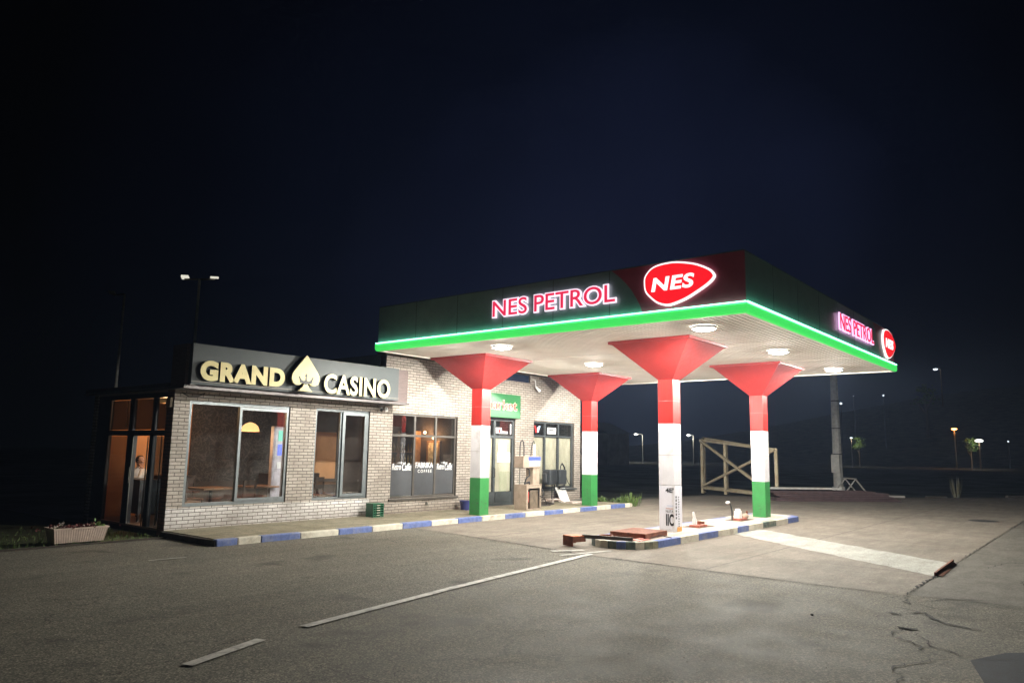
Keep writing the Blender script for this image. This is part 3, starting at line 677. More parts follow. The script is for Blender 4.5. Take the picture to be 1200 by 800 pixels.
mb = MB(); mb.box((13.5, VB+.3, 4.3), (UB1, VD+.2, 4.4)); mb.box((UB0-.1, VB-.0, 3.032), (13.36, VD+.5, 3.12)); mb.build('roof', mat('roof_felt', (.06, .06, .06), .9), bld)
mb = MB(); mb.box((18.21, VB+.05, 4.085), (19.71, VB+.07, 4.33)); mb.build('upper_strip_window', mat('dark_blue_glass', (.02, .035, .07), .15, var=.1), bld)
# parapet with overhang behind the casino sign
mb = MB(); mb.box((7.50, 14.62, 3.045), (13.62, VB+.0, 3.90)); mb.build('parapet', SIDING, bld)
mb = MB(); mb.box((7.46, 14.56, 2.985), (13.64, VB-.002, 3.04)); mb.box((7.46, VB+.001, 2.985), (7.60, VD+.4, 3.03)); mb.build('eave_trim', mat('eave_metal', (.09, .08, .08), .35, metal=.5), bld)
# interior shell
mb = MB(); mb.box((UB0+.02, VB+.25, .09), (UB1-.2, VD, .13)); mb.build('interior_floor', FLOORI, bld)
mb = MB(); mb.box((UB0+.02, VB+.25, 2.95), (13.36, VD, 3.0)); mb.box((13.36, VB+.25, 3.0), (UB1-.2, VD, 3.04)); mb.build('interior_ceiling', CEILI, bld)
mb = MB(); mb.box((UB0+.25, VD-.06, .13), (9.95, VD-.01, 2.94)); mb.build('orange_back_wall', OWALL, bld)
mb = MB(); mb.box((13.75, VD-.06, .9), (14.65, VD-.01, 2.3)); mb.build('orange_back_wall', OWALL, bld)
mb = MB(); mb.box((9.96, VD-.04, .13), (13.74, VD-.01, 2.94)); mb.box((14.66, VD-.04, .13), (UB1-.2, VD-.01, 2.98)); mb.box((16.9, VB+.26, .13), (17.0, VD-.05, 2.98)); mb.box((13.75, VD-.045, .13), (14.65, VD-.01, .89)); mb.box((13.75, VD-.045, 2.31), (14.65, VD-.01, 2.9)); mb.build('interior_partition', DWALL, bld)

def window(h, cols, trans, frame_m, panes, name='window', dv=.06, fw=.055):
    """h opening; cols inner mullion positions; trans transom z list; panes dict (i,j)->material"""
    u0, u1, z0, z1 = h; v0, v1 = VB+dv, VB+dv+.06
    mb = MB()
    mb.box((u0+.002, v0, z0+.002), (u0+fw, v1, z1-.002)); mb.box((u1-fw, v0, z0+.002), (u1-.002, v1, z1-.002)); mb.box((u0+fw, v0+.001, z0+.002), (u1-fw, v1-.001, z0+fw)); mb.box((u0+fw, v0+.001, z1-fw), (u1-fw, v1-.001, z1-.002))
    for c in cols: mb.box((c-fw*.6, v0+.002, z0+fw), (c+fw*.6, v1-.002, z1-fw))
    xs = [u0+fw]+list(cols)+[u1-fw]
    for t in trans:
        for a, b in zip(xs, xs[1:]): mb.box((a+.001, v0+.003, t-fw*.5), (b-.001, v1-.003, t+fw*.5))
    fr = mb.build(name, frame_m, bld, bevel=.004)
    zs = [z0+fw]+list(trans)+[z1-fw]
    for i, (a, b) in enumerate(zip(xs, xs[1:])):
        for j, (c, d) in enumerate(zip(zs, zs[1:])):
            m_ = panes(i, j)
            if m_ is None: continue
            mb = MB(); mb.add([(a-.01, v0+.03, c-.01), (b+.01, v0+.03, c-.01), (b+.01, v0+.03, d+.01), (a-.01, v0+.03, d+.01)], [(0, 1, 2, 3)]); mb.build('pane', m_, fr, noout=True)
    return fr
w1 = window(HW1, [9.17], [], GREYM, lambda i, j: GLASS, dv=.03, fw=.07)
mb = MB(); mb.box((9.13, VB-.0, .64), (9.18, VB+.028, 2.7)); mb.box((9.18, VB+.001, .64), (10.36, VB+.027, .70)); mb.box((9.18, VB+.001, 2.64), (10.36, VB+.027, 2.7)); mb.build('sliding_sash', GREYM, w1)
w2 = window(HW2, [11.98], [], GREYM, lambda i, j: GLASS, dv=.04, fw=.06)
mb = MB(); mb.box((12.0, VB+.0, .63), (12.08, VB+.035, 2.73)); mb.box((12.70, VB+.0, .63), (12.79, VB+.035, 2.73)); mb.box((12.08, VB+.001, .63), (12.70, VB+.034, .70)); mb.box((12.08, VB+.001, 2.66), (12.70, VB+.034, 2.73)); mb.build('sliding_sash', GREYM, w2)
w3 = window(HW3, [14.55, 15.38], [2.20], BROWNF, lambda i, j: GLASS, dv=.05, fw=.06)
for a, b in ((13.73, 14.51), (14.60, 15.34), (15.43, 16.15)):
    mb = MB(); mb.box((a, VB+.068, .58), (b, VB+.074, 1.42)); mb.build('dark_film', FILM, w3)
for a, wd in ((13.76, .70), (15.47, .62)):
    lettering('Retro', 'V', a, 1.27, VB+.064, wd*.46, .17, .004, [INKW], w3, bold=.008, shear=.2, name='window_lettering')
    lettering('Caffe', 'V', a+wd*.52, 1.25, VB+.064, wd*.48, .20, .004, [INKW], w3, bold=.008, shear=.2, name='window_lettering')
    mb = MB(); mb.box((a+wd*.26, VB+.062, 1.455), (a+wd*.42, VB+.0645, 1.468)); mb.build('window_rule', INKW, w3); mb = MB(); mb.box((a+wd*.55, VB+.062, 1.455), (a+wd*.72, VB+.0645, 1.468)); mb.build('window_rule', INKW, w3); mb = MB(); mb.lathe((0, 0, 0), [(.0, -.002), (.03, -.002), (.03, .002), (0, .002)], 8)
    for i in range(16, len(mb.v)): pass
    k = len(mb.v)-32
    for i in range(k, len(mb.v)): p = mb.v[i].copy(); mb.v[i] = Vector((a+wd*.48+p.x, VB+.063+p.z, 1.46+p.y*1.2))
    mb.build('window_emblem', INKW, w3)
lettering('FABRIKA', 'V', 14.63, 1.32, VB+.064, .68, .15, .004, [INKW], w3, bold=.012, name='window_lettering')
lettering('COFFEE', 'V', 14.72, 1.185, VB+.064, .54, .085, .004, [INKW], w3, bold=.005, name='window_lettering', spacing=1.5)
mb = MB(); mb.box((13.60, VB-.05, .455), (16.28, VB-.001, .505)); mb.build('sill', BROWNF, w3)
dr = window((HDR[0], HDR[1], .13, 2.84), [18.0], [2.26], DARKM, lambda i, j: GLASS, name='market_door', dv=.05, fw=.08)
mb = MB(); mb.box((18.07, VB+.045, .22), (18.86, VB+.07, .55)); mb.box((17.14, VB+.045, .22), (17.95, VB+.07, .55)); mb.build('kick_plate', DARKM, dr)
for a, b in ((18.10, 18.84), (17.16, 17.92)):
    mb = MB(); mb.box((a, VB+.10, .56), (b, VB+.104, 2.21)); mb.build('paper_backing', PAPER, dr)
mb = MB(); mb.tube([(17.95, VB+.045, 1.0), (17.95, VB-.02, 1.02), (17.95, VB-.02, 1.28), (17.95, VB+.045, 1.3)], .014); mb.build('handle', BLK, dr)
for a, b, c, d, txt in ((18.22, 18.60, 1.78, 2.07, 'НЕ'), (18.16, 18.80, 1.47, 1.77, 'РАДИ'), (17.66, 17.80, 1.70, 1.95, '')):
    mb = MB(); mb.box((a, VB+.070, c), (b, VB+.074, d)); n_o = mb.build('notice_sheet', WPAP, dr)
    if txt: lettering(txt, 'V', a+.09, c+.09, VB+.068, (b-a)-.18, .12, .002, [mat('grey_ink', (.12, .14, .18), .6)], n_o, name='notice_lettering', spacing=1.4, bold=.01)
mb = MB(); mb.box((18.08, VB+.070, 2.37), (18.36, VB+.074, 2.55)); mb.box((18.36, VB+.069, 2.37), (18.66, VB+.074, 2.44)); mb.box((18.78, VB+.069, 2.36), (18.83, VB+.074, 2.68)); st = mb.build('sticker', WPAP, dr)
mb = MB(); mb.box((18.2, VB+.066, 2.39), (18.3, VB+.0685, 2.5)); mb.build('sticker_mark', RED, st)
w4 = window(HW4, [20.68, 21.47], [2.34], DARKM, lambda i, j: GLASS if j == 0 else DGLASS, dv=.06, fw=.06)
for a, b in ((20.02, 20.63), (20.73, 21.42), (21.52, 22.28)):
    mb = MB(); mb.box((a, VB+.13, .64), (b, VB+.134, 2.30)); mb.build('paper_backing', PAPER, w4)
mb = MB(); mb.add([(20.08, VB+.086, 2.68), (20.18, VB+.086, 2.68), (20.24, VB+.086, 2.46), (20.18, VB+.086, 2.43)], [(0, 3, 2, 1)], 0); mb.add([(20.26, VB+.086, 2.62), (20.35, VB+.086, 2.68), (20.44, VB+.086, 2.68), (20.33, VB+.086, 2.46), (20.26, VB+.086, 2.45)], [(0, 4, 3, 2, 1)], 1)
mb.build('tick_sticker', [RED, mat('pale_blue_sticker', (.45, .6, .85), .5)], w4)
mb = MB(); mb.box((20.84, VB+.082, 2.43), (21.34, VB+.087, 2.64)); st = mb.build('sticker', WPAP, w4)
mb = MB(); x = 20.9
while x < 21.26: k = random.uniform(.025, .05); mb.box((x, VB+.078, 2.53), (x+k, VB+.0815, 2.585)); x += k+.012
mb.build('sticker_mark', INKB, st)
mb = MB(); mb.box((19.88, VB-.08, .51), (22.42, VB-.001, .565)); mb.build('sill', DARKM, w4)

# glazed entrance on the left end wall (plane u = 7.61)
ent = None
mb = MB(); X0, X1 = UB0+.03, UB0+.11
def ebox(v0, v1, z0, z1, dx=0): mb.box((X0+dx, v0, z0), (X1-dx, v1, z1))
ebox(18.25, 18.95, .0, 2.98); ebox(16.95, 17.27, .05, 2.03); ebox(16.05, 16.22, .05, 2.03); ebox(15.505, 15.56, .05, 2.98)
ebox(15.56, 18.25, 2.03, 2.15, .002); ebox(15.56, 18.25, 2.84, 2.98, .002); ebox(15.56, 18.25, -.02, .12, .002)
ebox(16.05, 16.17, 2.15, 2.84, .004); ebox(17.08, 17.25, 2.15, 2.84, .004)
ent = mb.build('entrance_frame', BLK, bld)
for a, b, c, d, m_ in ((17.28, 18.24, .13, 2.02, TGLASS), (15.57, 16.04, .13, 2.02, DGLASS), (17.26, 18.24, 2.16, 2.83, EGLASS), (16.18, 17.07, 2.16, 2.83, EGLASS), (15.57, 16.04, 2.16, 2.83, EGLASS)):
    mb = MB(); mb.add([(X0+.04, b, c), (X0+.04, a, c), (X0+.04, a, d), (X0+.04, b, d)], [(0, 1, 2, 3)]); mb.build('pane', m_, ent, noout=True)
mb = MB(); mb.box((X0-.02, 16.93, .13), (X0-.005, 16.96, 2.0)); mb.box((X0-.02, 16.235, .13), (X0-.005, 16.26, 2.0)); mb.tube([(X0-.06, 16.90, 1.0), (X0-.06, 16.90, 1.35)], .015); mb.build('door_trim', GALV, ent)
mb = MB(); mb.tube([(X0-.04, 15.58, .2), (X0-.04, 15.58, 2.0)], .012); mb.build('pull_bar', GALV, ent)
mb = MB(); mb.tube([(X0-.03, 17.29, 2.2), (X0-.03, 17.29, 2.8)], .01); mb.build('pull_bar', GALV, ent)
mb = MB(); mb.box((7.55, 15.24, 2.62), (7.606, 15.42, 2.82)); mb.build('junction_box', mat('old_cream_box', (.3, .22, .15), .6), bld)
mb = MB(); mb.tube([(7.75, VB-.03, 2.93), (7.9, VB-.03, 2.86), (8.1, VB-.03, 2.87), (8.25, VB-.03, 2.95)], .012, 6); mb.build('eave_cable', RUBB, bld)

# casino sign
cs = thing('casino_sign', 'grey panel sign with gold raised GRAND CASINO letters and a spade above the left windows', 'sign', (7.6, 14.5, 3.07))
mb = MB(); mb.box((7.56, 14.49, 3.065), (13.18, 14.615, 3.905)); mb.build('panel', SIGNP, cs, bevel=.006)
mb = MB(); mb.box((7.54, 14.484, 3.05), (7.66, 14.487, 3.064)); mb.box((7.56, 14.47, 3.12), (13.18, 14.489, 3.135)); mb.build('rail', GALV, cs)
SIDEB = mat('black_letter_return', (.012, .012, .012), .5)
lettering('GRAND', 'V', 7.70, 3.15, 14.44, 1.99, .42, .08, [GOLD, SIDEB], cs, bold=.06, split=True, sidemat=True, spacing=1.12)
lettering('CASINO', 'V', 10.76, 3.10, 14.44, 2.05, .47, .08, [GOLD, SIDEB], cs, bold=.03, split=True, sidemat=True, spacing=1.06)
def spade(cx, zt, k):
    hw = .385*k; pts = [(0, zt)]
    right = [(.10, -.12), (.20, -.24), (.30, -.36), (.365, -.46), (.38, -.56), (.34, -.655), (.25, -.70), (.15, -.69), (.06, -.62), (.05, -.66), (.09, -.74), (.19, -.83)]
    pts += [(a*k, zt+b*k) for a, b in right]; pts += [(-a*k, zt+b*k) for a, b in reversed(right)]
    return [(cx+a, b) for a, b in pts]
sp = spade(10.20, 3.93, 1.0)
mb = MB(); mb.prism(sp, FACE_V, 14.33, 14.37, 0); mb.build('spade_emblem', [GOLD], cs)
mb = MB(); mb.prism([(10.2+(a-10.2)*.97, 3.5+(b-3.5)*.97) for a, b in sp], FACE_V, 14.372, 14.488, 0); mb.build('spade_return', [SIDEB], cs)
mb = MB()
cr_ = [(0, -.42), (.03, -.48), (.012, -.5), (.02, -.58), (.06, -.60), (.11, -.585), (.15, -.55), (.17, -.50), (.20, -.505), (.17, -.58), (.155, -.645), (.05, -.655), (.012, -.68)]
pl_ = [(10.2+a, 3.93+b) for a, b in cr_]+[(10.2-a, 3.93+b) for a, b in reversed(cr_[1:])]
mb.prism(pl_, FACE_V, 14.324, 14.329); mb.build('crown_cutout', SIDEB, cs)

# market sign
ms = thing('market_sign', 'green market sign box with red letters above the shop door, half hidden by a column', 'sign', (17.0, 15.0, 2.86))
mb = MB(); mb.box((16.95, 15.02, 2.86), (19.0, VB-.003, 3.61)); mb.build('panel', mat('green_sign_panel', (.03, .165, .06), .4, var=.08), ms, bevel=.01)
mk = lettering('market', 'V', 17.16, 3.09, 15.0, 1.62, .33, .018, [mat('pale_letter_rim', (.72, .58, .48), .5)], ms, split=True, bold=.03)
lettering('market', 'V', 17.18, 3.11, 14.985, 1.58, .29, .012, [RED], ms, split=True, bold=-.005, name='letter_face')

# security camera, hanging cable, bracket lamp on the wall
t = thing('security_camera', 'small white security camera pair under the right end of the casino sign', 'camera', (13.3, VB, 2.88))
for x in (13.2, 13.38):
    mb = MB(); mb.tube([(x, VB-.001, 2.92), (x, VB-.08, 2.9)], .02); mb.tube([(x-.03, VB-.08, 2.9), (x-.12, VB-.2, 2.84)], [.035, .04], 10); mb.build('camera_body', WPAP, t)
mb = MB(); mb.tube([(13.14, VB-.165, 2.86), (13.06, VB-.21, 2.83)], .041, 10); mb.build('lens_hood', BLK, t)
t = thing('wall_bracket', 'white bracket lamp hanging on the wall just below the canopy edge', 'bracket', (19.85, VB, 4.0))
mb = MB(); mb.tube([(19.85, VB-.001, 4.2), (19.85, VB-.12, 4.18), (19.85, VB-.15, 3.95)], .016); mb.tube([(19.85, VB-.15, 3.96), (20.0, VB-.2, 3.82)], [.03, .055], 10); mb.build('bracket_arm', WPAP, t)
t = MB(); t.box((15.0, VB-.04, .30), (15.06, VB-.001, .38)); t.tube([(15.03, VB-.03, .34), (15.03, VB-.08, .30)], .012); tag(t.build('wall_tap', GALV), 'small outdoor tap on the brick wall under the cafe window', 'tap')

# ================================================================== INTERIOR THINGS
def pointlamp(name, loc, e_, col, parent, size=.05):
    ld = bpy.data.lights.new(name, 'POINT'); ld.energy = e_; ld.color = col; ld.shadow_soft_size = size
    lo = bpy.data.objects.new(name, ld); COL.objects.link(lo)
    if parent: lo.parent = parent; lo.location = Vector(loc)-parent.location
    else: lo.location = loc
    return lo
WC = (1, .58, .28)
t = thing('pendant_lamp', 'glowing dome pendant lamp hanging inside the big left window', 'lamp', (10.27, 16.6, 2.94))
mb = MB(); mb.lathe((10.27, 16.6, 2.2), [(.22, 0), (.21, .06), (.18, .13), (.11, .19), (.03, .22), (0, .22)], 20); mb.build('lamp_shade', E_WARM, t, smooth=True)
mb = MB(); mb.tube([(10.27, 16.6, 2.45), (10.27, 16.6, 2.94)], .008); mb.build('cord', BLK, t)
pointlamp('bulb', (10.27, 16.6, 2.12), 22, WC, t)
t = thing('ceiling_lamp', 'warm round ceiling lamp inside the glazed entrance', 'lamp', (8.6, 17.6, 2.9))
mb = MB(); mb.lathe((8.6, 17.6, 2.82), [(0, 0), (.16, .0), (.18, .05), (.18, .11)], 20); mb.build('lamp_shade', E_WARM, t, smooth=True)
pointlamp('bulb', (8.6, 17.6, 2.74), 42, WC, t)
for k, (v_, z_, lb) in enumerate(((17.15, 2.36, 'bare warm bulb on the cafe wall, left of the two in the window'), (16.75, 2.19, 'bare warm bulb on the cafe wall, lower right of the two in the window'))):
    t = thing('wall_lamp', lb, 'lamp', (16.89, v_, z_))
    mb = MB(); mb.lathe((16.80, v_, z_), [(0, -.05), (.035, -.035), (.05, 0), (.035, .035), (0, .05)], 12); mb.build('bulb_globe', E_BULB, t, smooth=True)
    mb = MB(); mb.tube([(16.89, v_, z_), (16.84, v_, z_)], .015); mb.build('holder', GALV, t)
    pointlamp('bulb', (16.72, v_, z_), 12, WC, t)
t = MB(); mb = t; mb.box((16.86, 16.55, 1.2), (16.89, 16.62, 2.1)); mb.box((16.86, 17.05, 1.2), (16.89, 17.12, 2.1)); mb.box((16.86, 16.62, 2.04), (16.89, 17.05, 2.1)); mb.box((16.87, 16.62, 1.2), (16.89, 17.05, 2.04), 1)
tag(mb.build('framed_picture', [WOODM, mat('abstract_canvas', (.55, .40, .22), .7, var=.6, scale=9)]), 'framed picture lit by the bulbs on the cafe wall', 'picture')
t = thing('bottle_shelf', 'wooden bar shelf with bottles seen through the left pane of the cafe window', 'shelf', (16.7, 18.1, 1.3))
mb = MB()
for z in (1.35, 1.72, 2.3): mb.box((16.62, 17.45, z), (16.89, 18.8, z+.03))
mb.box((16.62, 17.42, 1.3), (16.89, 17.45, 2.4)); mb.box((16.6, 18.1, 1.3), (16.62, 18.2, 2.4)); mb.build('shelf_boards', WOODM, t)
BG = mat('bottle_glass', (.25, .16, .06), .2, var=.5, scale=2)
first = None; nb = 0
for z in (1.38, 1.75):
    for k in range(9):
        nb += 1; x, y = 16.74, 17.55+.14*k
        if first is None:
            mb = MB(); mb.lathe((x, y, z), [(0, 0), (.035, 0), (.035, .16), (.013, .21), (.013, .26), (0, .26)], 10); first = mb.build('bottle', BG, smooth=True); tag(first, 'brown glass bottle standing on the cafe bar shelf', 'bottle', 'bottles on the bar shelf'); f0 = Vector((x, y, z))
        else:
            c = first.copy(); COL.objects.link(c); c.location = Vector((x, y, z))-f0
mb = MB(); mb.box((14.9, 16.6, .13), (16.6, 17.1, 1.18)); mb.box((14.85, 16.55, 1.18), (16.65, 17.15, 1.23)); tag(mb.build('bar_counter', mat('teal_counter', (.10, .16, .14), .5)), 'teal bar counter behind the film of the cafe window', 'counter')
def table(name, x, y, lab, h=.75):
    t = thing(name, lab, 'table', (x, y, .13)); mb = MB(); mb.box((x-.4, y-.4, .13+h-.04), (x+.4, y+.4, .13+h)); mb.build('table_top', WOODM, t, bevel=.005)
    mb = MB(); mb.tube([(x, y, .15), (x, y, .13+h-.04)], .04); mb.lathe((x, y, .13), [(0, 0), (.25, 0), (.25, .02), (.05, .04)], 16); mb.build('pedestal', BLK, t)
table('cafe_table', 9.3, 16.5, 'small square cafe table behind the left half of the big window')
table('cafe_table', 10.6, 16.7, 'small square cafe table under the dome pendant lamp')
table('cafe_table', 12.9, 17.3, 'small square cafe table behind the narrow sliding window')
def chair(x, y, rz, lab):
    t = bpy.data.objects.new('cafe_chair', None); COL.objects.link(t); tag(t, lab, 'chair', 'wooden cafe chairs')
    mb = MB(); mb.box((-.2, -.2, .43), (.2, .2, .47)); mb.build('seat', WOODM, t)
    mb = MB(); mb.box((-.2, .17, .62), (.2, .2, .72)); mb.box((-.2, .17, .80), (.2, .2, .92)); mb.build('backrest', WOODD, t)
    for a in (-.18, .18):
        for b in (-.18, .18): mb = MB(); mb.beam((a, b, 0), (a, b, .92 if b > 0 else .43), .035); mb.build('leg', WOODD, t)
    t.location = (x, y, .13); t.rotation_euler = (0, 0, rz)
chair(8.65, 16.3, 1.7, 'wooden chair left of the cafe table in the big window'); chair(9.9, 16.1, -2.9, 'wooden chair between the two cafe tables in the big window')
chair(11.25, 16.9, -1.5, 'wooden chair right of the table under the pendant lamp'); chair(12.6, 16.6, .3, 'wooden chair behind the left pane of the narrow sliding window')
chair(9.2, 17.2, .1, 'wooden chair at the back side of the left cafe table')
mb = MB(); mb.box((12.0, 18.2, .13), (13.6, 18.8, 1.1)); tag(mb.build('sideboard', WOODD), 'dark wooden sideboard at the rear wall of the cafe', 'sideboard')
def branchmat():
    m, n, b = newmat('branch_wallpaper'); v = mapping(n)
    nn = n.nodes.new('ShaderNodeTexNoise'); nn.inputs['Scale'].default_value = 2.6; nn.inputs['Detail'].default_value = 5; n.links.new(v, nn.inputs['Vector'])
    sc = n.nodes.new('ShaderNodeVectorMath'); sc.operation = 'SCALE'; sc.inputs['Scale'].default_value = .9; n.links.new(nn.outputs['Color'], sc.inputs[0])
    ad = n.nodes.new('ShaderNodeVectorMath'); ad.operation = 'ADD'; n.links.new(v, ad.inputs[0]); n.links.new(sc.outputs[0], ad.inputs[1])
    vo = n.nodes.new('ShaderNodeTexVoronoi'); vo.feature = 'DISTANCE_TO_EDGE'; vo.inputs['Scale'].default_value = 6.5; n.links.new(ad.outputs[0], vo.inputs['Vector'])
    c = ramp(n, vo.outputs['Distance'], [(.0, (.15, .13, .12)), (.05, (.09, .075, .065)), (.10, (.05, .042, .038))]); n.links.new(c, b.inputs['Base Color']); b.inputs['Roughness'].default_value = .8; return m
mb = MB(); mb.box((9.97, VD-.055, .9), (12.3, VD-.042, 2.85)); tag(mb.build('wall_mural', branchmat()), 'dark branch patterned wall panel at the back of the cafe behind the big window', 'wall panel')
t = thing('added_slot_machine', 'added pale gaming machine whose green and blue screens stand for reflections in the big window', 'slot machine', (11.15, 16.55, .13))  # invented machine; its glowing screens stand for coloured reflections in the glass
mb = MB(); mb.box((10.84, 16.45, .13), (11.4, 16.58, 2.35)); mb.build('cabinet', mat('pale_lilac_cabinet', (.45, .42, .48), .5), t, bevel=.02)
for z0, z1, m_ in ((1.98, 2.24, E_SCR), (1.62, 1.90, E_SCRB), (1.30, 1.46, WPAP)):
    mb = MB(); mb.box((10.98, 16.435, z0), (11.24, 16.447, z1)); mb.build('screen', m_, t)
mb = MB(); mb.box((9.0, 18.0, .13), (9.7, 18.7, 1.05)); mb.box((8.98, 17.98, 1.05), (9.72, 18.72, 1.09)); tag(mb.build('service_counter', WOODD), 'dark service counter at the rear left of the cafe room', 'counter')
mb = MB(); mb.box((11.9, 17.2, 1.2), (12.0, 17.9, 1.8)); mb.box((11.93, 17.5, .13), (11.97, 17.6, 1.2)); tag(mb.build('menu_stand', WOODM), 'wooden menu stand inside the narrow sliding window', 'stand')
# person at a bar table seen through the entrance
t = thing('bar_table', 'dark high table in the glazed entrance where a person sits', 'table', (8.05, 17.6, .13))
mb = MB(); mb.box((7.95, 17.15, 1.0), (8.5, 17.95, 1.05)); mb.build('table_top', BLK, t); mb = MB(); mb.box((7.98, 17.2, .30), (8.46, 17.9, 1.0)); mb.build('apron', BLK, t)
for a in (8.0, 8.44):
    for b in (17.2, 17.88): mb = MB(); mb.beam((a, b, .13), (a, b, .30), .05); mb.build('leg', WOODD, t)
t = thing('bar_stool', 'dark bar stool under the seated person in the entrance', 'stool', (8.35, 18.25, .13))
mb = MB(); mb.lathe((8.35, 18.25, .66), [(0, 0), (.18, 0), (.18, .05), (0, .05)], 16); mb.build('seat', BLK, t)
for a, b in ((-.13, -.13), (.13, -.13), (-.13, .13), (.13, .13)): mb = MB(); mb.beam((8.35+a*1.3, 18.25+b*1.3, .13), (8.35+a*.7, 18.25+b*.7, .66), .03); mb.build('leg', WOODD, t)
def skin_body(name, verts, edges, radii, mats, parent=None, sub=2, org=Vector((0, 0, 0))):
    me = bpy.data.meshes.new(name); me.from_pydata([Vector(v)-org for v in verts], edges, []); o = bpy.data.objects.new(name, me); COL.objects.link(o)
    sk = o.modifiers.new('skin', 'SKIN'); sk.use_smooth_shade = True
    lay = me.skin_vertices[0] if me.skin_vertices else None
    if lay is None:
        bm = bmesh.new(); bm.from_mesh(me); bm.verts.layers.skin.verify(); bm.to_mesh(me); bm.free(); lay = me.skin_vertices[0]
    for i, rr in enumerate(radii): lay.data[i].radius = (rr, rr) if not isinstance(rr, tuple) else rr; lay.data[i].use_root = (i == 0)
    s_ = o.modifiers.new('sub', 'SUBSURF'); s_.levels = sub; s_.render_levels = sub
    me.materials.append(mats)
    if parent: o.parent = parent
    return o
px, py, pz = 8.35, 18.22, .71
per = thing('person', 'person in a white shirt sitting inside the entrance with a hand at the chin', 'person', (px, py, .13)); per.scale = (1.12, 1.12, 1.0)
O = Vector((px, py, .13))
def P(x, y, z): return (px+x, py+y, pz+z)
bv = [P(0, 0, .06), P(0, .0, .22), P(0, -.02, .38), P(0, -.05, .50), P(0, -.07, .57), P(0, -.09, .64),
      P(-.17, -.05, .48), P(-.24, -.16, .34), P(-.10, -.36, .36), P(-.03, -.27, .55),
      P(.17, -.05, .48), P(.24, -.14, .30), P(.14, -.38, .34), P(.04, -.46, .35),
      P(-.10, -.08, .05), P(-.12, -.42, .05), P(-.12, -.40, -.38), P(-.12, -.50, -.50), P(.10, -.08, .05), P(.12, -.40, .05), P(.12, -.30, -.38), P(.12, -.40, -.50)]
be = [(0, 1), (1, 2), (2, 3), (3, 4), (4, 5), (3, 6), (6, 7), (7, 8), (8, 9), (3, 10), (10, 11), (11, 12), (12, 13), (0, 14), (14, 15), (15, 16), (16, 17), (0, 18), (18, 19), (19, 20), (20, 21)]
br_ = [(.16, .11), (.15, .10), (.17, .11), (.12, .08), .055, .05, .075, .05, .038, .03, .075, .05, .038, .03, .095, .07, .05, .04, .095, .07, .05, .04]
body = skin_body('body', bv, be, br_, SHIRT, per, org=O)
mb = MB(); hc = Vector(P(0, -.12, .74)); prof = [(0, -.125), (.045, -.115), (.068, -.07), (.078, -.01), (.080, .04), (.066, .09), (.035, .118), (0, .122)]
mb.lathe(hc, prof, 16); mb.tube([hc+Vector((0, -.07, .01)), hc+Vector((0, -.10, -.025))], [.012, .017], 8); mb.build('head', SKIN, per, smooth=True)
mb = MB(); mb.lathe(hc+Vector((0, .012, .0)), [(.082, -.03), (.088, .03), (.078, .085), (.04, .128), (0, .134)], 16); mb.build('hair', HAIR, per, smooth=True)
for sx_ in (-.028, .028): mb = MB(); c_ = hc+Vector((sx_, -.071, .015)); mb.lathe(c_, [(0, -.009), (.011, 0), (0, .009)], 8); mb.build('eye', BLK, per)
mb = MB(); mb.tube([hc+Vector((-.022, -.068, -.055)), hc+Vector((.022, -.068, -.055))], .006, 6); mb.build('mouth', mat('lips', (.30, .10, .08), .6), per)
def hand(root, dirv, spread, curl):
    root, dirv, spread, curl = Vector(root), Vector(dirv).normalized(), Vector(spread).normalized(), Vector(curl).normalized(); v = [root, root+dirv*.06]; e_ = [(0, 1)]; rd = [(.03, .018), (.04, .018)]
    for i, (sx_, ln) in enumerate(((-.032, .065), (-.011, .078), (.011, .072), (.031, .055))):
        b0 = len(v); v += [root+dirv*.085+spread*sx_, root+dirv*(.085+ln*.55)+spread*sx_*1.1+curl*.012, root+dirv*(.085+ln*.85)+spread*sx_*1.1+curl*.04]; e_ += [(1, b0), (b0, b0+1), (b0+1, b0+2)]; rd += [.010, .009, .008]
    b0 = len(v); v += [root+dirv*.03-spread*.04, root+dirv*.06-spread*.06+curl*.02]; e_ += [(0, b0), (b0, b0+1)]; rd += [.011, .009]
    return skin_body('hand', [tuple(a) for a in v], e_, rd, SKIN, per, 1, org=O)
hand(P(-.03, -.27, .55), (.15, .35, .9), (1, 0, 0), (0, 1, 0)); hand(P(.04, -.46, .35), (-.8, -.5, -.05), (.5, -.8, 0), (0, 0, -1))
mb = MB(); 
for s_ in (-1, 1): mb.tube([P(.10*s_, .02, .04), P(.11*s_, -.2, .075), P(.12*s_, -.42, .06), P(.12*s_, -.38 if s_ < 0 else -.31, -.42)], [.105, .098, .082, .062], 10)
mb.build('trousers', TROUS, per, smooth=True)

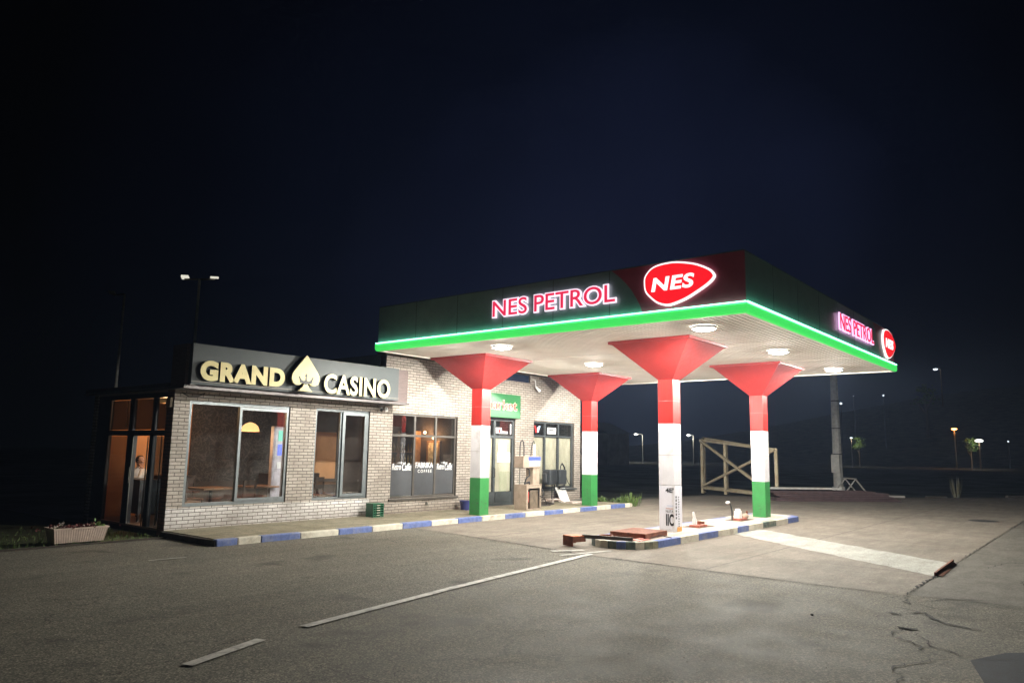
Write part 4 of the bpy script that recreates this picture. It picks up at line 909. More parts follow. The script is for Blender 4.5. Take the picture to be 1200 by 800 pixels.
# ================================================================== THINGS IN FRONT OF THE BUILDING
t = thing('flower_planter', 'fluted cream concrete flower trough on the asphalt at the left', 'planter', (6.0, 15.3, 0))
def trough():
    mb = MB(); x0, x1, y0, y1, z0, z1, fl = 5.56, 6.40, 15.06, 15.40, .04, .31, .045; n = 44
    # fluted front and back, flared up
    def ring(z, e_, flute):
        pts = []
        for k in range(n+1): t_ = k/n; pts.append((x0-e_+(x1-x0+2*e_)*t_, y0-e_+(.008 if (k % 2 and flute) else 0)))
        for k in range(9): t_ = k/8; pts.append((x1+e_-(.008 if (k % 2 and flute and 0 < k < 8) else 0), y0-e_+(y1-y0+2*e_)*t_))
        for k in range(n+1): t_ = 1-k/n; pts.append((x0-e_+(x1-x0+2*e_)*t_, y1+e_-(.008 if (k % 2 and flute) else 0)))
        for k in range(9): t_ = 1-k/8; pts.append((x0-e_+(.008 if (k % 2 and flute and 0 < k < 8) else 0), y0-e_+(y1-y0+2*e_)*t_))
        return [Vector((a, b, z)) for a, b in pts]
    rings = [ring(z0, 0, True), ring(z1-.03, fl, True), ring(z1-.03, fl+.012, False), ring(z1, fl+.015, False), ring(z1, fl-.02, False), ring(z1-.06, fl-.025, False)]
    vs = []; fs = []; m_ = len(rings[0])
    for rr in rings: vs += rr
    for i in range(len(rings)-1):
        for k in range(m_): fs.append((i*m_+k, i*m_+(k+1) % m_, (i+1)*m_+(k+1) % m_, (i+1)*m_+k))
    fs.append(tuple(reversed(range(m_)))); mb.add(vs, fs); return mb
trough().build('trough', PLTR, t)
mb = MB(); mb.box((5.54, 15.04, .24), (6.42, 15.42, .265)); mb.build('soil', SOIL, t)
for x in (5.66, 6.26): mb = MB(); mb.box((x, 15.1, 0), (x+.1, 15.36, .045)); mb.build('foot', RAWC, t)
def leaves(mb, c, n, spread, size, zs=1.0, up=.3):
    for _ in range(n):
        p = Vector(c)+Vector((random.gauss(0, spread[0]), random.gauss(0, spread[1]), abs(random.gauss(0, spread[2]))*zs))
        a = Vector((random.uniform(-1, 1), random.uniform(-1, 1), random.uniform(-.2, 1))).normalized(); b = a.cross(Vector((random.uniform(-1, 1), random.uniform(-1, 1), random.uniform(-1, 1)))).normalized()
        s_ = size*random.uniform(.6, 1.3); mb.add([p, p+a*s_*.5+b*s_*.28, p+a*s_, p+a*s_*.5-b*s_*.28], [(0, 1, 2, 3)])
mb = MB(); leaves(mb, (5.95, 15.22, .27), 260, (.22, .08, .03), .06); mb.build('maroon_foliage', LEAFR, t, noout=True)
mb = MB(); leaves(mb, (6.33, 15.22, .27), 70, (.04, .07, .04), .07); leaves(mb, (5.6, 15.22, .27), 30, (.04, .06, .03), .05); mb.build('green_foliage', LEAF, t, noout=True)
mb = MB()
for q in ((5.66, 15.15, .36), (5.63, 15.17, .33), (5.70, 15.16, .38), (5.55, 15.12, .31), (5.68, 15.2, .34)):
    leaves(mb, q, 9, (.012, .012, .012), .035)
mb.build('flower_heads', PETAL, t, noout=True)
t = MB()
for _ in range(2600):
    x = random.uniform(-3, 7.5); y = 14.98+abs(random.gauss(0, 1.3)); h = random.uniform(.03, .10); a = random.uniform(0, PI); dx, dy = math.cos(a)*.008, math.sin(a)*.008; ln = random.uniform(-.03, .03)
    t.add([(x-dx, y-dy, 0), (x+dx, y+dy, 0), (x+ln, y+ln, h)], [(0, 1, 2)])
tag(t.build('grass', LEAF, noout=True), 'short dark grass behind the flower planter', 'grass', kind='stuff')
# crate
t = thing('plastic_crate', 'dark green plastic bottle crate standing on end against the brick wall', 'crate', (12.85, 14.85, .12))
def crate():
    mb = MB(); x0, x1, y0, y1, z0, z1 = 12.68, 13.03, 14.70, 14.98, .12, .46
    mb.box((x0, y0, z0), (x0+.015, y1, z1)); mb.box((x1-.015, y0, z0), (x1, y1, z1)); mb.box((x0+.015, y1-.02, z0), (x1-.015, y1, z1)); mb.box((x0+.015, y0, z0), (x1-.015, y1-.02, z0+.015)); mb.box((x0+.015, y0, z1-.015), (x1-.015, y1-.02, z1))
    for k in range(5): mb.box((x0+.015, y0+.002, z0+.04+.06*k), (x1-.015, y0+.012, z0+.062+.06*k))
    for k in range(3): mb.box((x0+.08+.08*k, y0+.013, z0+.015), (x0+.092+.08*k, y1-.02, z1-.015))
    return mb
crate().build('crate_shell', CRATEG, t); mb = MB()
for k in range(5): mb.box((12.80, 14.693, .165+.06*k), (12.9, 14.7015, .178+.06*k))
mb.build('slot_highlight', PNTW, t)
t = thing('bucket', 'small navy plastic bucket beside the brick wall left of a canopy column', 'bucket', (16.3, 14.9, .12))
mb = MB(); mb.lathe((16.3, 14.88, .12), [(0, 0), (.13, 0), (.165, .24), (.175, .24), (.175, .26), (.155, .26), (.12, .02), (0, .02)], 20); mb.build('bucket_shell', BUCK, t, smooth=False)
mb = MB(); mb.tube([Vector((16.3+.17*math.cos(a), 14.88-.06*math.sin(a), .36-.10*math.sin(a))) for a in [PI*k/10 for k in range(11)]], .005, 6); mb.build('handle', GALV, t)
mb = MB(); mb.tube([(16.62, 14.8, .16), (16.72, 14.7, .16)], .05, 8); tag(mb.build('black_lamp_body', BLK), 'small black object lying beside the navy bucket', 'object')
# old fuel dispenser
D = thing('fuel_dispenser', 'old gutted beige fuel dispenser with a blue strip standing on the pavement', 'fuel dispenser', (17.85, 13.95, .12))
T = Matrix.Translation((17.93, 13.85, .12)) @ Matrix.Rotation(math.radians(3), 4, 'Z') @ Matrix.Diagonal((.84, .75, 1, 1))
def dbox(mb, a, b, mi=None): mb.box(a, b, mi, T)
mb = MB(); dbox(mb, (-.46, -.3, 0), (-.43, .3, .70)); dbox(mb, (.43, -.3, 0), (.46, .3, .70)); dbox(mb, (-.43, .27, 0), (.43, .3, .70)); dbox(mb, (-.43, -.3, 0), (.43, .27, .03)); dbox(mb, (-.47, -.31, .70), (.47, .31, .73)); dbox(mb, (-.43, -.3, .62), (.43, -.28, .70)); dbox(mb, (-.43, -.3, .03), (-.37, -.28, .62)); dbox(mb, (.36, -.3, .03), (.43, -.28, .62))
mb.build('cabinet', DISP, D, bevel=.005)
mb = MB(); dbox(mb, (-.18, -.25, .03), (.30, .15, .56)); mb.build('pump_unit', mat('grimy_pump', (.13, .10, .07), .7, var=.4), D)
mb = MB(); mb.lathe(T @ Vector((-.27, -.15, .22)), [(0, 0), (.07, 0), (.07, .28), (.04, .32), (0, .32)], 12); mb.build('red_canister', RED, D, smooth=True)
mb = MB(); dbox(mb, (.02, -.22, .73), (.42, .12, 1.23)); dbox(mb, (.20, -.228, .75), (.215, -.221, 1.2)); mb.build('meter_housing', DISP, D)
mb = MB(); dbox(mb, (-.62, -.25, 1.22), (.45, .2, 1.56)); mb.build('display_head', DISP, D, bevel=.008)
mb = MB(); dbox(mb, (-.30, -.258, 1.44), (.44, -.251, 1.545)); mb.build('blue_strip', DISPB, D)
mb = MB(); dbox(mb, (-.28, -.258, 1.26), (.43, -.251, 1.43)); mb.build('display_glass', mat('grey_display', (.30, .34, .38), .3), D)
mb = MB(); dbox(mb, (-.45, .05, .73), (-.42, .08, 1.22)); mb.build('support_post', GALV, D)
mb = MB(); dbox(mb, (.42, .1, .73), (.45, .13, 1.22)); mb.build('support_post', GALV, D)
mb = MB(); mb.tube([T @ Vector(p) for p in ((-.34, -.1, .74), (-.36, -.18, .9), (-.22, -.24, 1.0), (-.2, -.2, 1.18), (-.24, -.1, 1.22))], .022, 8); mb.tube([T @ Vector(p) for p in ((-.35, -.1, .76), (-.18, -.2, .8), (-.1, -.15, .74))], .03, 8); mb.build('nozzle_hose', RUBB, D)
mb = MB(); mb.tube([T @ Vector(p) for p in ((-.38, .12, 1.5), (-.37, .12, 1.85), (-.33, .12, 1.98), (-.24, .12, 2.03), (-.16, .12, 1.97), (-.13, .12, 1.8), (-.13, .12, 1.56))], .017, 8); mb.build('hose_loop', RUBB, D)
mb = MB(); mb.tube([T @ Vector(p) for p in ((.30, .12, 1.5), (.34, .12, 1.8), (.42, .12, 1.98), (.50, .12, 2.02), (.53, .12, 1.92))], .014, 8); mb.tube([T @ Vector(p) for p in ((.46, -.1, .9), (.56, -.15, .7), (.62, -.3, .45), (.5, -.35, .35), (.3, -.3, .4), (.25, -.3, .62))], .014, 8); mb.build('hose_end', RUBB, D)
mb = MB(); mb.tube([T @ Vector(p) for p in ((.53, .12, 1.92), (.53, .12, 1.2), (.55, .1, 1.0))], [.03, .03, .02], 8); mb.build('white_sleeve', WPAP, D)
# dark twin units on pedestal
D = thing('twin_box_stand', 'two dark rounded boxes on a twin tube pedestal with spread feet below the market window', 'stand', (20.45, 14.75, .12))
for x, w_ in ((20.12, .40), (20.66, .42)):
    mb = MB(); mb.box((x, 14.62, .74), (x+w_, 14.95, 1.23)); mb.box((x-.09 if x < 20.4 else x+.03, 14.72, .80), (x if x < 20.4 else x+.1, 14.9, 1.12)); mb.build('dark_box', mat('charcoal_plastic', (.035, .04, .045), .45, var=.2), D, bevel=.05)
for x in (20.47, 20.60): mb = MB(); mb.tube([(x, 14.8, .22), (x, 14.8, .76)], .022, 8); mb.build('tube', BLK, D)
mb = MB()
for a in range(5):
    t_ = 2*PI*a/5+.3; c_ = Vector((20.53, 14.8, .25)); e_ = c_+Vector((math.cos(t_)*.55, math.sin(t_)*.30, -.10)); mb.tube([c_, c_.lerp(e_, .5)+Vector((0, 0, .05)), e_], [.03, .025, .02], 8)
mb.build('foot_arms', mat('pale_feet', (.5, .42, .38), .5), D)
mb = MB(); mb.add([(21.22, 14.93, .12), (21.78, 14.97, .12), (21.76, 15.17, .58), (21.10, 15.13, .62), (21.22, 14.95, .11), (21.78, 14.99, .11), (21.76, 15.19, .57), (21.10, 15.15, .61)], [(0, 1, 2, 3), (7, 6, 5, 4), (0, 4, 5, 1), (1, 5, 6, 2), (2, 6, 7, 3), (3, 7, 4, 0)])
tag(mb.build('white_board', WPAP), 'white board leaning against the wall under the market window', 'board')
mb = MB(); mb.tube([(21.25, 15.06, .62), (21.55, 15.06, .68), (21.62, 15.06, 1.0), (21.55, 15.06, 1.3), (21.42, 15.06, 1.42), (21.32, 15.06, 1.33), (21.30, 15.06, 1.1), (21.45, 15.06, .9)], [.05, .04, .035, .03, .025, .018, .012, .012], 8); mb.tube([(21.6, 15.06, 1.1), (21.75, 15.06, .8), (21.95, 15.06, .62)], .012, 6)
tag(mb.build('fuel_nozzle_hose', RUBB), 'black hose with nozzle curled on the market window sill', 'hose')
mb = MB(); 
for k in range(5): x = 19.2+.16*k; mb.box((x, 14.55+.05*(k % 2), .12), (x+.28, 14.8, .17+.03*(k % 3)), None)
mb.tube([(19.1, 14.5, .15), (19.5, 14.4, .35), (19.8, 14.55, .22), (20.1, 14.45, .15)], .02, 6); mb.tube([(19.0, 14.3, .14), (19.6, 14.25, .14), (20.0, 14.4, .16)], .018, 6)
tag(mb.build('scrap_heap', mat('dark_scrap', (.05, .04, .035), .7, var=.5)), 'low heap of dark scrap parts and hose between the dispenser and the stand', 'scrap', kind=None)
mb = MB(); mb.tube([(21.3, 14.6, .15), (22.0, 14.72, .20), (22.6, 14.9, .24), (23.1, 14.9, .26)], .035, 8); tag(mb.build('loose_pipe', GALV), 'grey pipe lying along the wall at the far end of the pavement', 'pipe')
mb = MB(); mb.tube([(20.9, 14.3, .14), (21.2, 14.15, .15), (21.5, 14.3, .14), (21.3, 14.5, .15)], .04, 8); mb.box((21.0, 14.4, .12), (21.3, 14.6, .18)); tag(mb.build('pale_rag', mat('pale_rag_cloth', (.5, .42, .38), .9)), 'pale crumpled rag on the pavement beside the pedestal feet', 'rag')

# ================================================================== THINGS ON THE PUMP ISLAND
t = thing('rusty_cover', 'rust red steel box cover lying on the island beside the postered column', 'steel cover', (13.9, 7.85, ZI))
mb = MB(); mb.box((-.50, -.40, 0), (.50, .40, .105), None, Matrix.Translation((13.95, 7.86, ZI)) @ Matrix.Rotation(math.radians(2), 4, 'Z')); mb.build('cover_plate', RUST, t, bevel=.008)
mb = MB(); T2 = Matrix.Translation((13.95, 7.86, ZI)) @ Matrix.Rotation(math.radians(2), 4, 'Z'); mb.box((.46, -.39, .01), (.515, .39, .095), None, T2); mb.build('edge_channel', GALV, t)
t = thing('steel_bar', 'dark steel bar with an orange end bracket lying across the rounded island end', 'steel bar', (12.7, 8.1, .1))
mb = MB(); mb.beam((12.60, 8.36, .20), (12.93, 7.42, .19), .05, .07); mb.build('bar', mat('dark_bar', (.10, .085, .07), .6, metal=.3), t)
mb = MB(); Tb = Matrix.Translation((12.52, 8.50, .0)) @ Matrix.Rotation(math.radians(-18), 4, 'Z')
mb.box((-.16, -.16, .20), (.16, .16, .215), 0, Tb); mb.box((-.16, -.16, .02), (-.148, .16, .20), 1, Tb); mb.box((-.148, -.16, .10), (.16, -.148, .20), 1, Tb); mb.box((-.148, .148, .04), (.16, .16, .20), 1, Tb); mb.build('bracket', [ORNG, RUST], t)
mb = MB()
for k in range(24):
    a = 2*PI*k/24; b = 2*PI*(k+1)/24; mb.beam((13.15+.15*math.cos(a), 8.15+.12*math.sin(a), ZI+.03), (13.15+.15*math.cos(b), 8.15+.12*math.sin(b), ZI+.03), .025, .05)
tag(mb.build('steel_ring', RUST), 'rusty steel ring lying on the island behind the steel bar', 'ring')
mb = MB(); mb.box((13.12, 7.36, ZI-.002), (13.55, 7.60, ZI+.015)); mb.lathe((13.33, 7.47, ZI+.016), [(0, .02), (.05, .02), (.07, 0)], 10); tag(mb.build('red_flange', mat('faded_red', (.55, .17, .13), .6, var=.3, grime=(.4, .3, .25))), 'faded red flange plate on the island kerb beside the bar end', 'flange')
mb = MB(); mb.tube([(13.7, 7.44, ZI+.02), (13.9, 7.35, ZI+.06), (14.05, 7.26, ZI+.02), (14.08, 7.18, ZI+.01)], .008, 6); tag(mb.build('black_cable', RUBB), 'short black cable hanging over the island kerb by the rusty cover', 'cable')
def pit(x, y, lab):
    t = thing('pipe_pit', lab, 'pipe pit', (x, y, ZI)); mb = MB(); mb.box((x-.42, y-.22, ZI-.003), (x+.42, y+.22, ZI+.004)); mb.build('pit_base', mat('pit_dirt', (.10, .07, .05), .9, var=.4, scale=12), t)
    mb = MB(); mb.box((x-.35, y-.16, ZI+.004), (x+.1, y+.08, ZI+.05)); mb.build('pipe_flange', mat('red_brown_iron', (.42, .13, .09), .7, var=.4), t); mb = MB(); mb.tube([(x+.02, y, ZI), (x+.02, y, ZI+.12)], .05, 10); mb.tube([(x+.3, y+.05, ZI), (x+.3, y+.05, ZI+.09)], .05, 10); mb.build('pipe_stub', RUST, t); return t
p1 = pit(16.85, 7.88, 'rusty pipe pit with a small white pipe end on the island, nearest the postered column')
mb = MB(); mb.tube([(16.65, 7.9, ZI+.05), (16.65, 7.9, ZI+.18)], .05, 10); mb.tube([(16.65, 7.9, ZI+.18), (16.62, 7.9, ZI+.27)], [.04, .03], 10); mb.tube([(16.62, 7.9, ZI+.27), (16.60, 7.9, ZI+.34)], [.035, .02], 10); mb.build('white_pipe', WPAP, p1)
p2 = pit(19.35, 7.9, 'rusty pipe pit with a white post and bent black pipe, nearest the far island column')
mb = MB(); mb.box((19.10, 7.80, ZI), (19.28, 7.95, ZI+.24)); mb.box((19.13, 7.82, ZI+.24), (19.25, 7.93, ZI+.29)); mb.build('white_post', WPAP, p2, bevel=.015)
mb = MB(); mb.tube([(18.98, 7.95, ZI), (18.98, 7.95, ZI+.22), (18.93, 7.95, ZI+.36), (18.85, 7.95, ZI+.45), (18.76, 7.95, ZI+.47)], .022, 8); mb.build('bent_pipe', BLK, p2)
mb = MB(); mb.tube([(18.80, 7.95, ZI+.465), (18.66, 7.95, ZI+.47)], .035, 8); mb.build('pipe_cap', WPAP, p2)
mb = MB(); mb.tube([(19.45, 7.9, ZI+.05), (19.75, 7.88, ZI+.08)], .07, 10); mb.build('tan_pipe', mat('tan_pipe_paint', (.45, .33, .25), .7), p2)
mb = MB(); mb.tube([(19.82, 7.88, ZI+.02), (19.80, 7.88, ZI+.2)], .025, 8); mb.build('iron_pin', RUST, p2)
# iron angle in the trench
mb = MB(); mb.beam((13.62, 2.40, .02), (15.38, 2.42, .04), .03, .09); mb.add([(13.60, 2.30, .012), (15.36, 2.36, .014), (15.38, 2.42, .05), (13.62, 2.42, .05)], [(0, 1, 2, 3)]); tag(mb.build('rusty_angle_iron', RUST), 'rusty angle iron lying in the joint at the end of the pale concrete strip', 'angle iron')
mb = MB(); mb.lathe((26.5, 3.3, .004), [(0, .01), (.36, .01), (.40, 0)], 24); tag(mb.build('manhole_cover', mat('dark_iron', (.03, .03, .03), .6)), 'round iron manhole cover in the asphalt right of the island', 'manhole cover')
for x, y, lb in ((8.45, 9.3, 'pale pebble on the asphalt in the middle distance'), (9.3, 2.95, 'small dark stone on the asphalt left of the crack cluster')):
    mb = MB(); mb.lathe((x, y, 0), [(0, 0), (.016, 0), (.02, .01), (.01, .018), (0, .018)], 7); tag(mb.build('pebble', POLEC if x < 9 else RAWC), lb, 'stone')

# weeds by the far end of the pavement
for x, y, s_, lb in ((22.9, 14.3, .8, 'low weeds beside the far building side column'), (23.1, 13.35, 1.25, 'tall bright green weed clump at the end of the painted kerb'), (23.2, 13.9, .7, 'thin weeds between the two clumps at the pavement end')):
    mb = MB()
    for _ in range(int(60*s_)):
        a = random.uniform(0, 2*PI); rr = random.uniform(0, .25*s_); b_ = Vector((x+math.cos(a)*rr*1.6, y+math.sin(a)*rr, 0)); tip = b_+Vector((math.cos(a)*.12, math.sin(a)*.12, random.uniform(.1, .42)*s_)); d_ = Vector((-math.sin(a), math.cos(a), 0))*.014
        m_ = b_.lerp(tip, .5)+Vector((0, 0, .03)); mb.add([b_-d_, b_+d_, m_+d_*1.5, m_-d_*1.5, tip], [(0, 1, 2, 3), (3, 2, 4)])
        leaves(mb, m_, 3, (.03, .03, .02), .06)
    tag(mb.build('weed_clump', mat('bright_weed', (.09, .15, .03), .6, var=.4, scale=20, bmp=0), noout=True), lb, 'weeds', 'weeds at the pavement end')

# ================================================================== BACKGROUND OF THE LOT
fr = thing('timber_frame', 'large tan box frame with crossed diagonals standing at the edge of the lot', 'frame', (32, 13, 0))
a0 = Vector((31.05, 11.05, .05)); b0 = Vector((33.3, 15.35, .12)); dn = Vector((1.0, .36, 0))
aT = a0+Vector((0.0, .0, 2.0)); bT = b0+Vector((0, 0, 2.34))
def bm_(name, p, q, w=.12): mb = MB(); mb.beam(p, q, w, w*.9); mb.build(name, TAN, fr)
for o_ in (Vector((0, 0, 0)), dn):
    A0, B0, AT, BT = a0+o_, b0+o_, aT+o_, bT+o_
    if o_.length > 0: BT = BT+Vector((0, 0, .12)); 
    bm_('post', A0-Vector((0, 0, .05)), AT); bm_('post', B0-Vector((0, 0, .12)), BT); bm_('rail', A0.lerp(AT, .06), B0.lerp(BT, .06)); bm_('rail', AT, BT)
    mid0, midT = A0.lerp(B0, .66), AT.lerp(BT, .66)
    off = Vector((-.05, .02, 0))
    bm_('post', mid0-Vector((0, 0, .05)), midT); 
    if o_.length == 0: bm_('diagonal', B0.lerp(BT, .08)+off, AT+off, .11); bm_('diagonal', BT+off*2, A0.lerp(AT, .05)+off*2, .11)
for p, q in ((a0, a0+dn), (b0, b0+dn), (aT, aT+dn), (bT, bT+dn+Vector((0, 0, .12)))): bm_('cross_rail', p+Vector((0, 0, .02)), q+Vector((0, 0, .02)), .1)
# stack of sheets
p0 = Vector((30.3, 10.75, 0)); p1 = Vector((34.2, 7.15, 0)); dd = (p1-p0).normalized(); nn = Vector((-dd.y, dd.x, 0)); nn = nn if nn.x > 0 else -nn
names_ = ['lowest sheet of the brown stack beside the timber frame', 'second sheet from the bottom of the brown stack', 'third sheet from the bottom of the brown stack', 'fourth sheet from the bottom of the brown stack', 'fifth sheet from the bottom of the brown stack', 'top brown sheet of the stack, pushed to the left']
for k in range(6):
    s0 = random.uniform(-.25, .2)-(.5 if k == 5 else 0); e1 = random.uniform(-.2, .25)-(1.0 if k == 5 else .07*k); z = .03+.068*k; mb = MB(); N_ = 30
    a, b = p0+dd*s0, p1+dd*e1
    vs = []; W_ = 1.0
    for i in range(N_+1):
        t_ = i/N_*W_; hh = .035 if (i//2) % 2 else 0
        vs += [a+nn*(t_+.03*k)+Vector((0, 0, z+hh)), b+nn*(t_+.03*k)+Vector((0, 0, z+hh))]
    vs2 = [v-Vector((0, 0, .014)) for v in vs]; n2 = len(vs)
    mb.add(vs+vs2, [(2*i, 2*i+2, 2*i+3, 2*i+1) for i in range(N_)]+[(n2+2*i, n2+2*i+1, n2+2*i+3, n2+2*i+2) for i in range(N_)]+[(0, 1, n2+1, n2), (2*N_, n2+2*N_, n2+2*N_+1, 2*N_+1)])
    for i in range(N_): mb.add([vs[2*i], vs[2*i+2], vs2[2*i+2], vs2[2*i]], [(0, 1, 2, 3)]); mb.add([vs[2*i+1], vs[2*i+3], vs2[2*i+3], vs2[2*i+1]], [(3, 2, 1, 0)])
    tag(mb.build('roof_sheet', SHEET), names_[k], 'metal sheet', 'stacked brown sheets beside the timber frame')
mb = MB(); mb.box((0, 0, 0), (3.1, .5, .07), None, Matrix.Translation(p0+nn*.3+dd*-.2+Vector((0, 0, .47))) @ Matrix.Rotation(math.atan2(dd.y, dd.x), 4, 'Z')); tag(mb.build('pale_plank', POLEC), 'pale plank lying on top of the brown stack', 'plank')
for (x, y, z, lb) in ((34.9, 9.0, 0, 'left leaning leg trestle behind the brown stack'),):
    t = thing('trestle', 'small timber trestle poking up behind the brown stack', 'trestle', (x, y, 0))
    for s_ in (0, .8):
        for w_ in (-1, 1): mb = MB(); c_ = Vector((x+s_*.6, y+s_*.7, .85)); mb.beam(c_, c_+Vector((.55*w_*.6, -.55*w_, -.85)), .05); mb.build('leg', GALV, t)
    mb = MB(); mb.beam((x-.05, y-.05, .87), (x+.55, y+.62, .87), .06); mb.build('ridge_bar', GALV, t)
# concrete utility pole
t = thing('utility_pole', 'tapered grey concrete utility pole rising behind the brown stack', 'utility pole', (40.17, 11.18, 0))
mb = MB(); mb.tube([(40.17, 11.18, -.5), (40.17, 11.18, 8.2)], [.25, .15], 8); mb.build('shaft', POLEC, t)
mb = MB(); mb.lathe((40.17, 11.18, .02), [(.31, 0), (.30, .28), (0, .3)], 8); mb.build('white_base_band', mat('pale_band', (.6, .58, .55), .8), t)
mb = MB(); mb.box((39.85, 11.0, 1.0), (39.93, 11.4, 1.9)); mb.build('meter_box', POLEC, t)
for z in (1.9, 3.2, 4.6, 6.0): mb = MB(); mb.tube([(40.17, 11.18, z), (40.17, 11.18, z+.05)], .262-.1*z/8.2, 8); mb.build('steel_strap', BLK, t)
# floodlight masts behind the building
def mast(x, y, h, lab, two=True, lit=True):
    t = thing('floodlight_mast', lab, 'light mast', (x, y, 0))
    mb = MB(); mb.tube([(x, y, -.3), (x, y, h)], [.07, .04], 8); mb.build('mast_pole', mat('galvanised_pole', (.55, .53, .5), .5, metal=.2), t)
    mb = MB(); mb.beam((x+.30, y-.40, h), (x-.30, y+.40, h), .05) if two else mb.beam((x, y, h), (x-.2, y+.5, h), .05); mb.build('crossarm', GALV, t)
    for s_ in ((-1, 1) if two else (1,)):
        mb = MB(); Th = Matrix.Translation((x-.30*s_, y+.38*s_, h+.03)) @ Matrix.Rotation(math.radians(-40), 4, 'Z') @ Matrix.Rotation(math.radians(-12*s_), 4, 'X'); mb.box((-.11, -.10, 0), (.11, .10, .07), None, Th); mb.build('floodlight_head', (E_FLOOD if two else mat('white_lamp_head', (.85, .83, .75), .5)), t)
mast(12.0, 22.95, 7.2, 'tall mast with two pale floodlight heads rising behind the casino sign')
mast(12.0, 28.4, 7.35, 'dim single headed mast farther left of the two headed mast', False)

# distant street lamps, trees and house
def lamp(x, y, zb, h, lab, em, e_, col, arm=(0, 1.0), size=.5, grp='street lamps far beyond the lot'):
    t = thing('street_lamp', lab, 'street lamp', (x, y, zb), grp)
    mb = MB(); mb.tube([(x, y, zb-1), (x, y, zb+h)], [size*.22, size*.14], 8); mb.tube([(x, y, zb+h), (x+arm[0], y+arm[1], zb+h+.15)], size*.1, 6); mb.build('pole', (mat('lamp_pole_paint', (.45, .45, .42), .6) if x < 160 else BARK), t)
    mb = MB(); mb.lathe((x+arm[0], y+arm[1], zb+h+.05), [(0, -.35*size), (size*.6, -.22*size), (size*.85, 0), (size*.5, .25*size), (0, .3*size)], 12); mb.build('lamp_head', em, t, smooth=True)
    pointlamp('bulb', (x+arm[0], y+arm[1], zb+h-.5), e_, col, t, .3)
lamp(150, 83.4, -.5, 6.3, 'far white street lamp between the far building side column and the postered column', E_FAR, 700, (1, .95, .8), (-.9, 1.2))
lamp(150, 71.1, -.4, 6.0, 'far white street lamp just right of the postered column', E_FAR, 500, (1, .95, .8), (-.6, .8))
lamp(180, 26.5, -.5, 8.2, 'far orange street lamp above the lot at the right', E_FARO, 500, (1, .4, .12), (0, 0), .7)
lamp(180, 22.2, -.5, 5.8, 'far bright white lamp beside a lit treetop at the right', E_FAR, 400, (1, .97, .8), (0, 0), .9)
lamp(290, 45.6, 20, 11.8, 'dim lamp high on the dark hillside at the right', E_DIM, 200, (1, 1, 1), (0, 1.5), 1.0)
for x, y, z, lb, s_ in ((300, 66.2, 24.1, 'tiny bluish light on the hillside, right of the canopy pole', .8), (300, 76.6, 24.2, 'tiny faint light on the hillside, left of the brighter bluish one', .4), (240, 65.0, 17.6, 'tiny pale light low beside the utility pole top', .9), (180, 17.2, 5.2, 'tiny white light at the far right edge of the view', .4)):
    t = thing('hillside_lamp', lb, 'lamp', (x, y, 0)); mb = MB(); mb.tube([(x, y, 0), (x, y, z)], .12, 6); mb.build('pole', BLK, t); mb = MB(); mb.lathe((x, y, z), [(0, -s_*.5), (s_*.5, 0), (0, s_*.5)], 8); mb.build('lamp_head', E_DIM, t)
def tree(x, y, zb, h, r_, lab, n=900, leaf=.5):
    t = thing('broadleaf_tree', lab, 'tree', (x, y, zb)); mb = MB()
    mb.tube([(x, y, zb-.5), (x+.1, y, zb+h*.4), (x-.1, y+.1, zb+h*.75)], [r_*.12, r_*.08, r_*.03], 8)
    for k in range(6): a = k*1.05; mb.tube([(x, y, zb+h*(.35+.05*k)), (x+math.cos(a)*r_*.6, y+math.sin(a)*r_*.6, zb+h*(.55+.06*k))], [r_*.05, r_*.02], 5)
    mb.build('trunk', BARK, t); mb = MB()
    for k in range(11):
        a = random.uniform(0, 2*PI); q = Vector((x+math.cos(a)*r_*random.uniform(.1, .75), y+math.sin(a)*r_*random.uniform(.1, .75), zb+h*random.uniform(.58, .95)))
        leaves(mb, q, n//11, (r_*.24, r_*.24, r_*.22), leaf)
    mb.build('crown', LEAF, t, noout=True)
tree(181, 45.6, -.4, 6.4, 1.25, 'small lit tree far beyond the lot, right of the utility pole', 500, .42)
lamp(178.5, 46.5, -.4, 6.2, 'street lamp hidden in the small lit tree right of the utility pole', E_DIM, 350, (1, .95, .7), (0, 0), .4)
tree(182, 24.0, -.5, 6.0, 1.3, 'lit tree left of the bright white far lamp', 500, .42)
tree(272, 47.5, 8.5, 16, 4.5, 'dim tree crown on the hillside below the hillside lamp', 500, .8)
mb = MB(); x, y = 41.5, 6.2
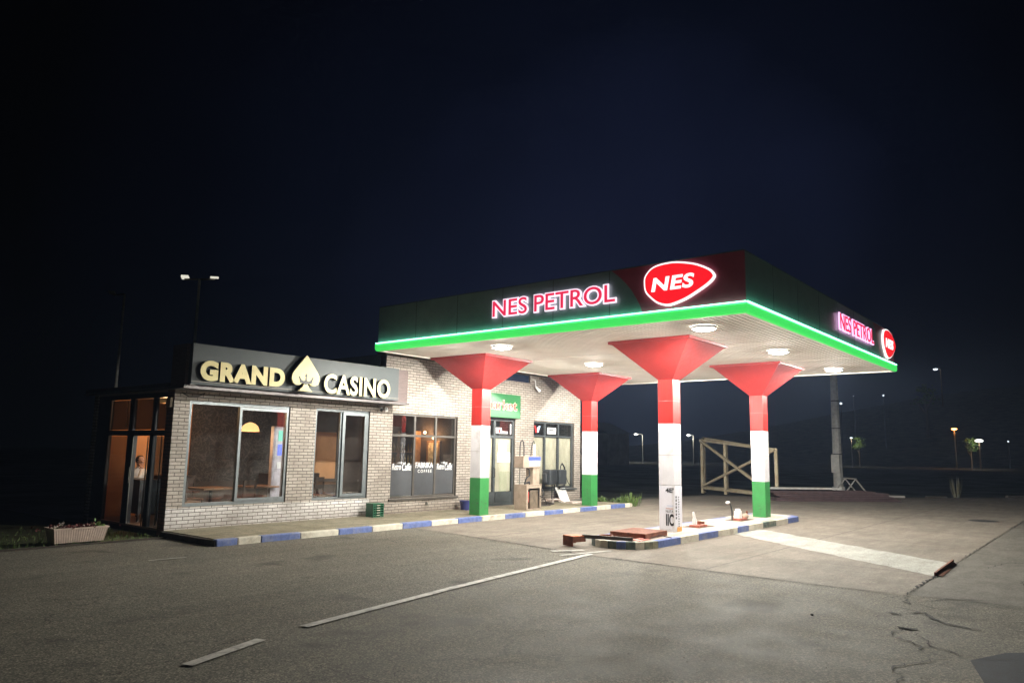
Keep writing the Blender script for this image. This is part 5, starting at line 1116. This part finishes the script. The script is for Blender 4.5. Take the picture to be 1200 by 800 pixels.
for _ in range(90):
    a = random.uniform(0, 2*PI); b_ = Vector((x+math.cos(a)*.12, y+math.sin(a)*.12, -.1)); tip = b_+Vector((math.cos(a)*.22, math.sin(a)*.22, random.uniform(.5, 1.25))); d_ = Vector((-math.sin(a), math.cos(a), 0))*.012; mb.add([b_-d_, b_+d_, tip], [(0, 1, 2)])
tag(mb.build('dry_grass_tuft', mat('dry_stem', (.16, .15, .10), .9), noout=True), 'tall dry grass tuft at the far kerb right of the brown stack', 'grass tuft')
ho = thing('distant_house', 'small pale house with a dark roof far behind the far building side column', 'house', (120, 74, 0))
mb = MB(); mb.box((118, 73.0, -1), (126, 82, 5.2)); mb.build('wall', mat('pale_render', (.30, .27, .22), .9, var=.25, scale=.6), ho)
mb = MB(); mb.prism([(72.5, 5.2), (82.5, 5.2), (77.5, 7.4)], lambda a, b, d: Vector((d, a, b)), 117.6, 126.4); mb.build('roof', DSIDE, ho)
mb = MB(); mb.box((117.95, 74.9, 0), (117.99, 76.0, 2.1)); mb.build('door', WOODD, ho)
mb = MB(); mb.box((117.95, 78.2, 1.2), (117.99, 79.6, 2.4)); mb.build('window', BLK, ho)
mb = MB(); pts = [(128, 120), (140, 92), (147, 74), (158, 50), (175, 20), (190, -20)]
vs = []
for x, y in pts: vs += [(x-3, y, hgt(x, y)+.35), (x+4, y+2, hgt(x, y)+.35)]
mb.add(vs, [(2*i, 2*i+1, 2*i+3, 2*i+2) for i in range(len(pts)-1)]); struct(mb.build('far_road', mat('far_road_asphalt', (.07, .07, .07), .9), noout=True))
# overhead: nothing else
# thin scattering air added to lift the blacks as lens veil does
mb = MB(); mb.box((-60, -60, -4), (640, 340, 75))
hz = mb.build('veil_haze', mat('veil_haze_surface', (.5, .5, .5))); hz['kind'] = 'stuff'
hm = bpy.data.materials.new('veil_haze_air'); hm.use_nodes = True; hn = hm.node_tree; hn.nodes.clear()
ho_ = hn.nodes.new('ShaderNodeOutputMaterial'); pv = hn.nodes.new('ShaderNodeVolumePrincipled'); pv.inputs['Density'].default_value = VEIL_DENSITY; pv.inputs['Color'].default_value = (.50, .66, 1, 1); pv.inputs['Anisotropy'].default_value = .3
hn.links.new(pv.outputs[0], ho_.inputs['Volume']); hz.data.materials.clear(); hz.data.materials.append(hm)
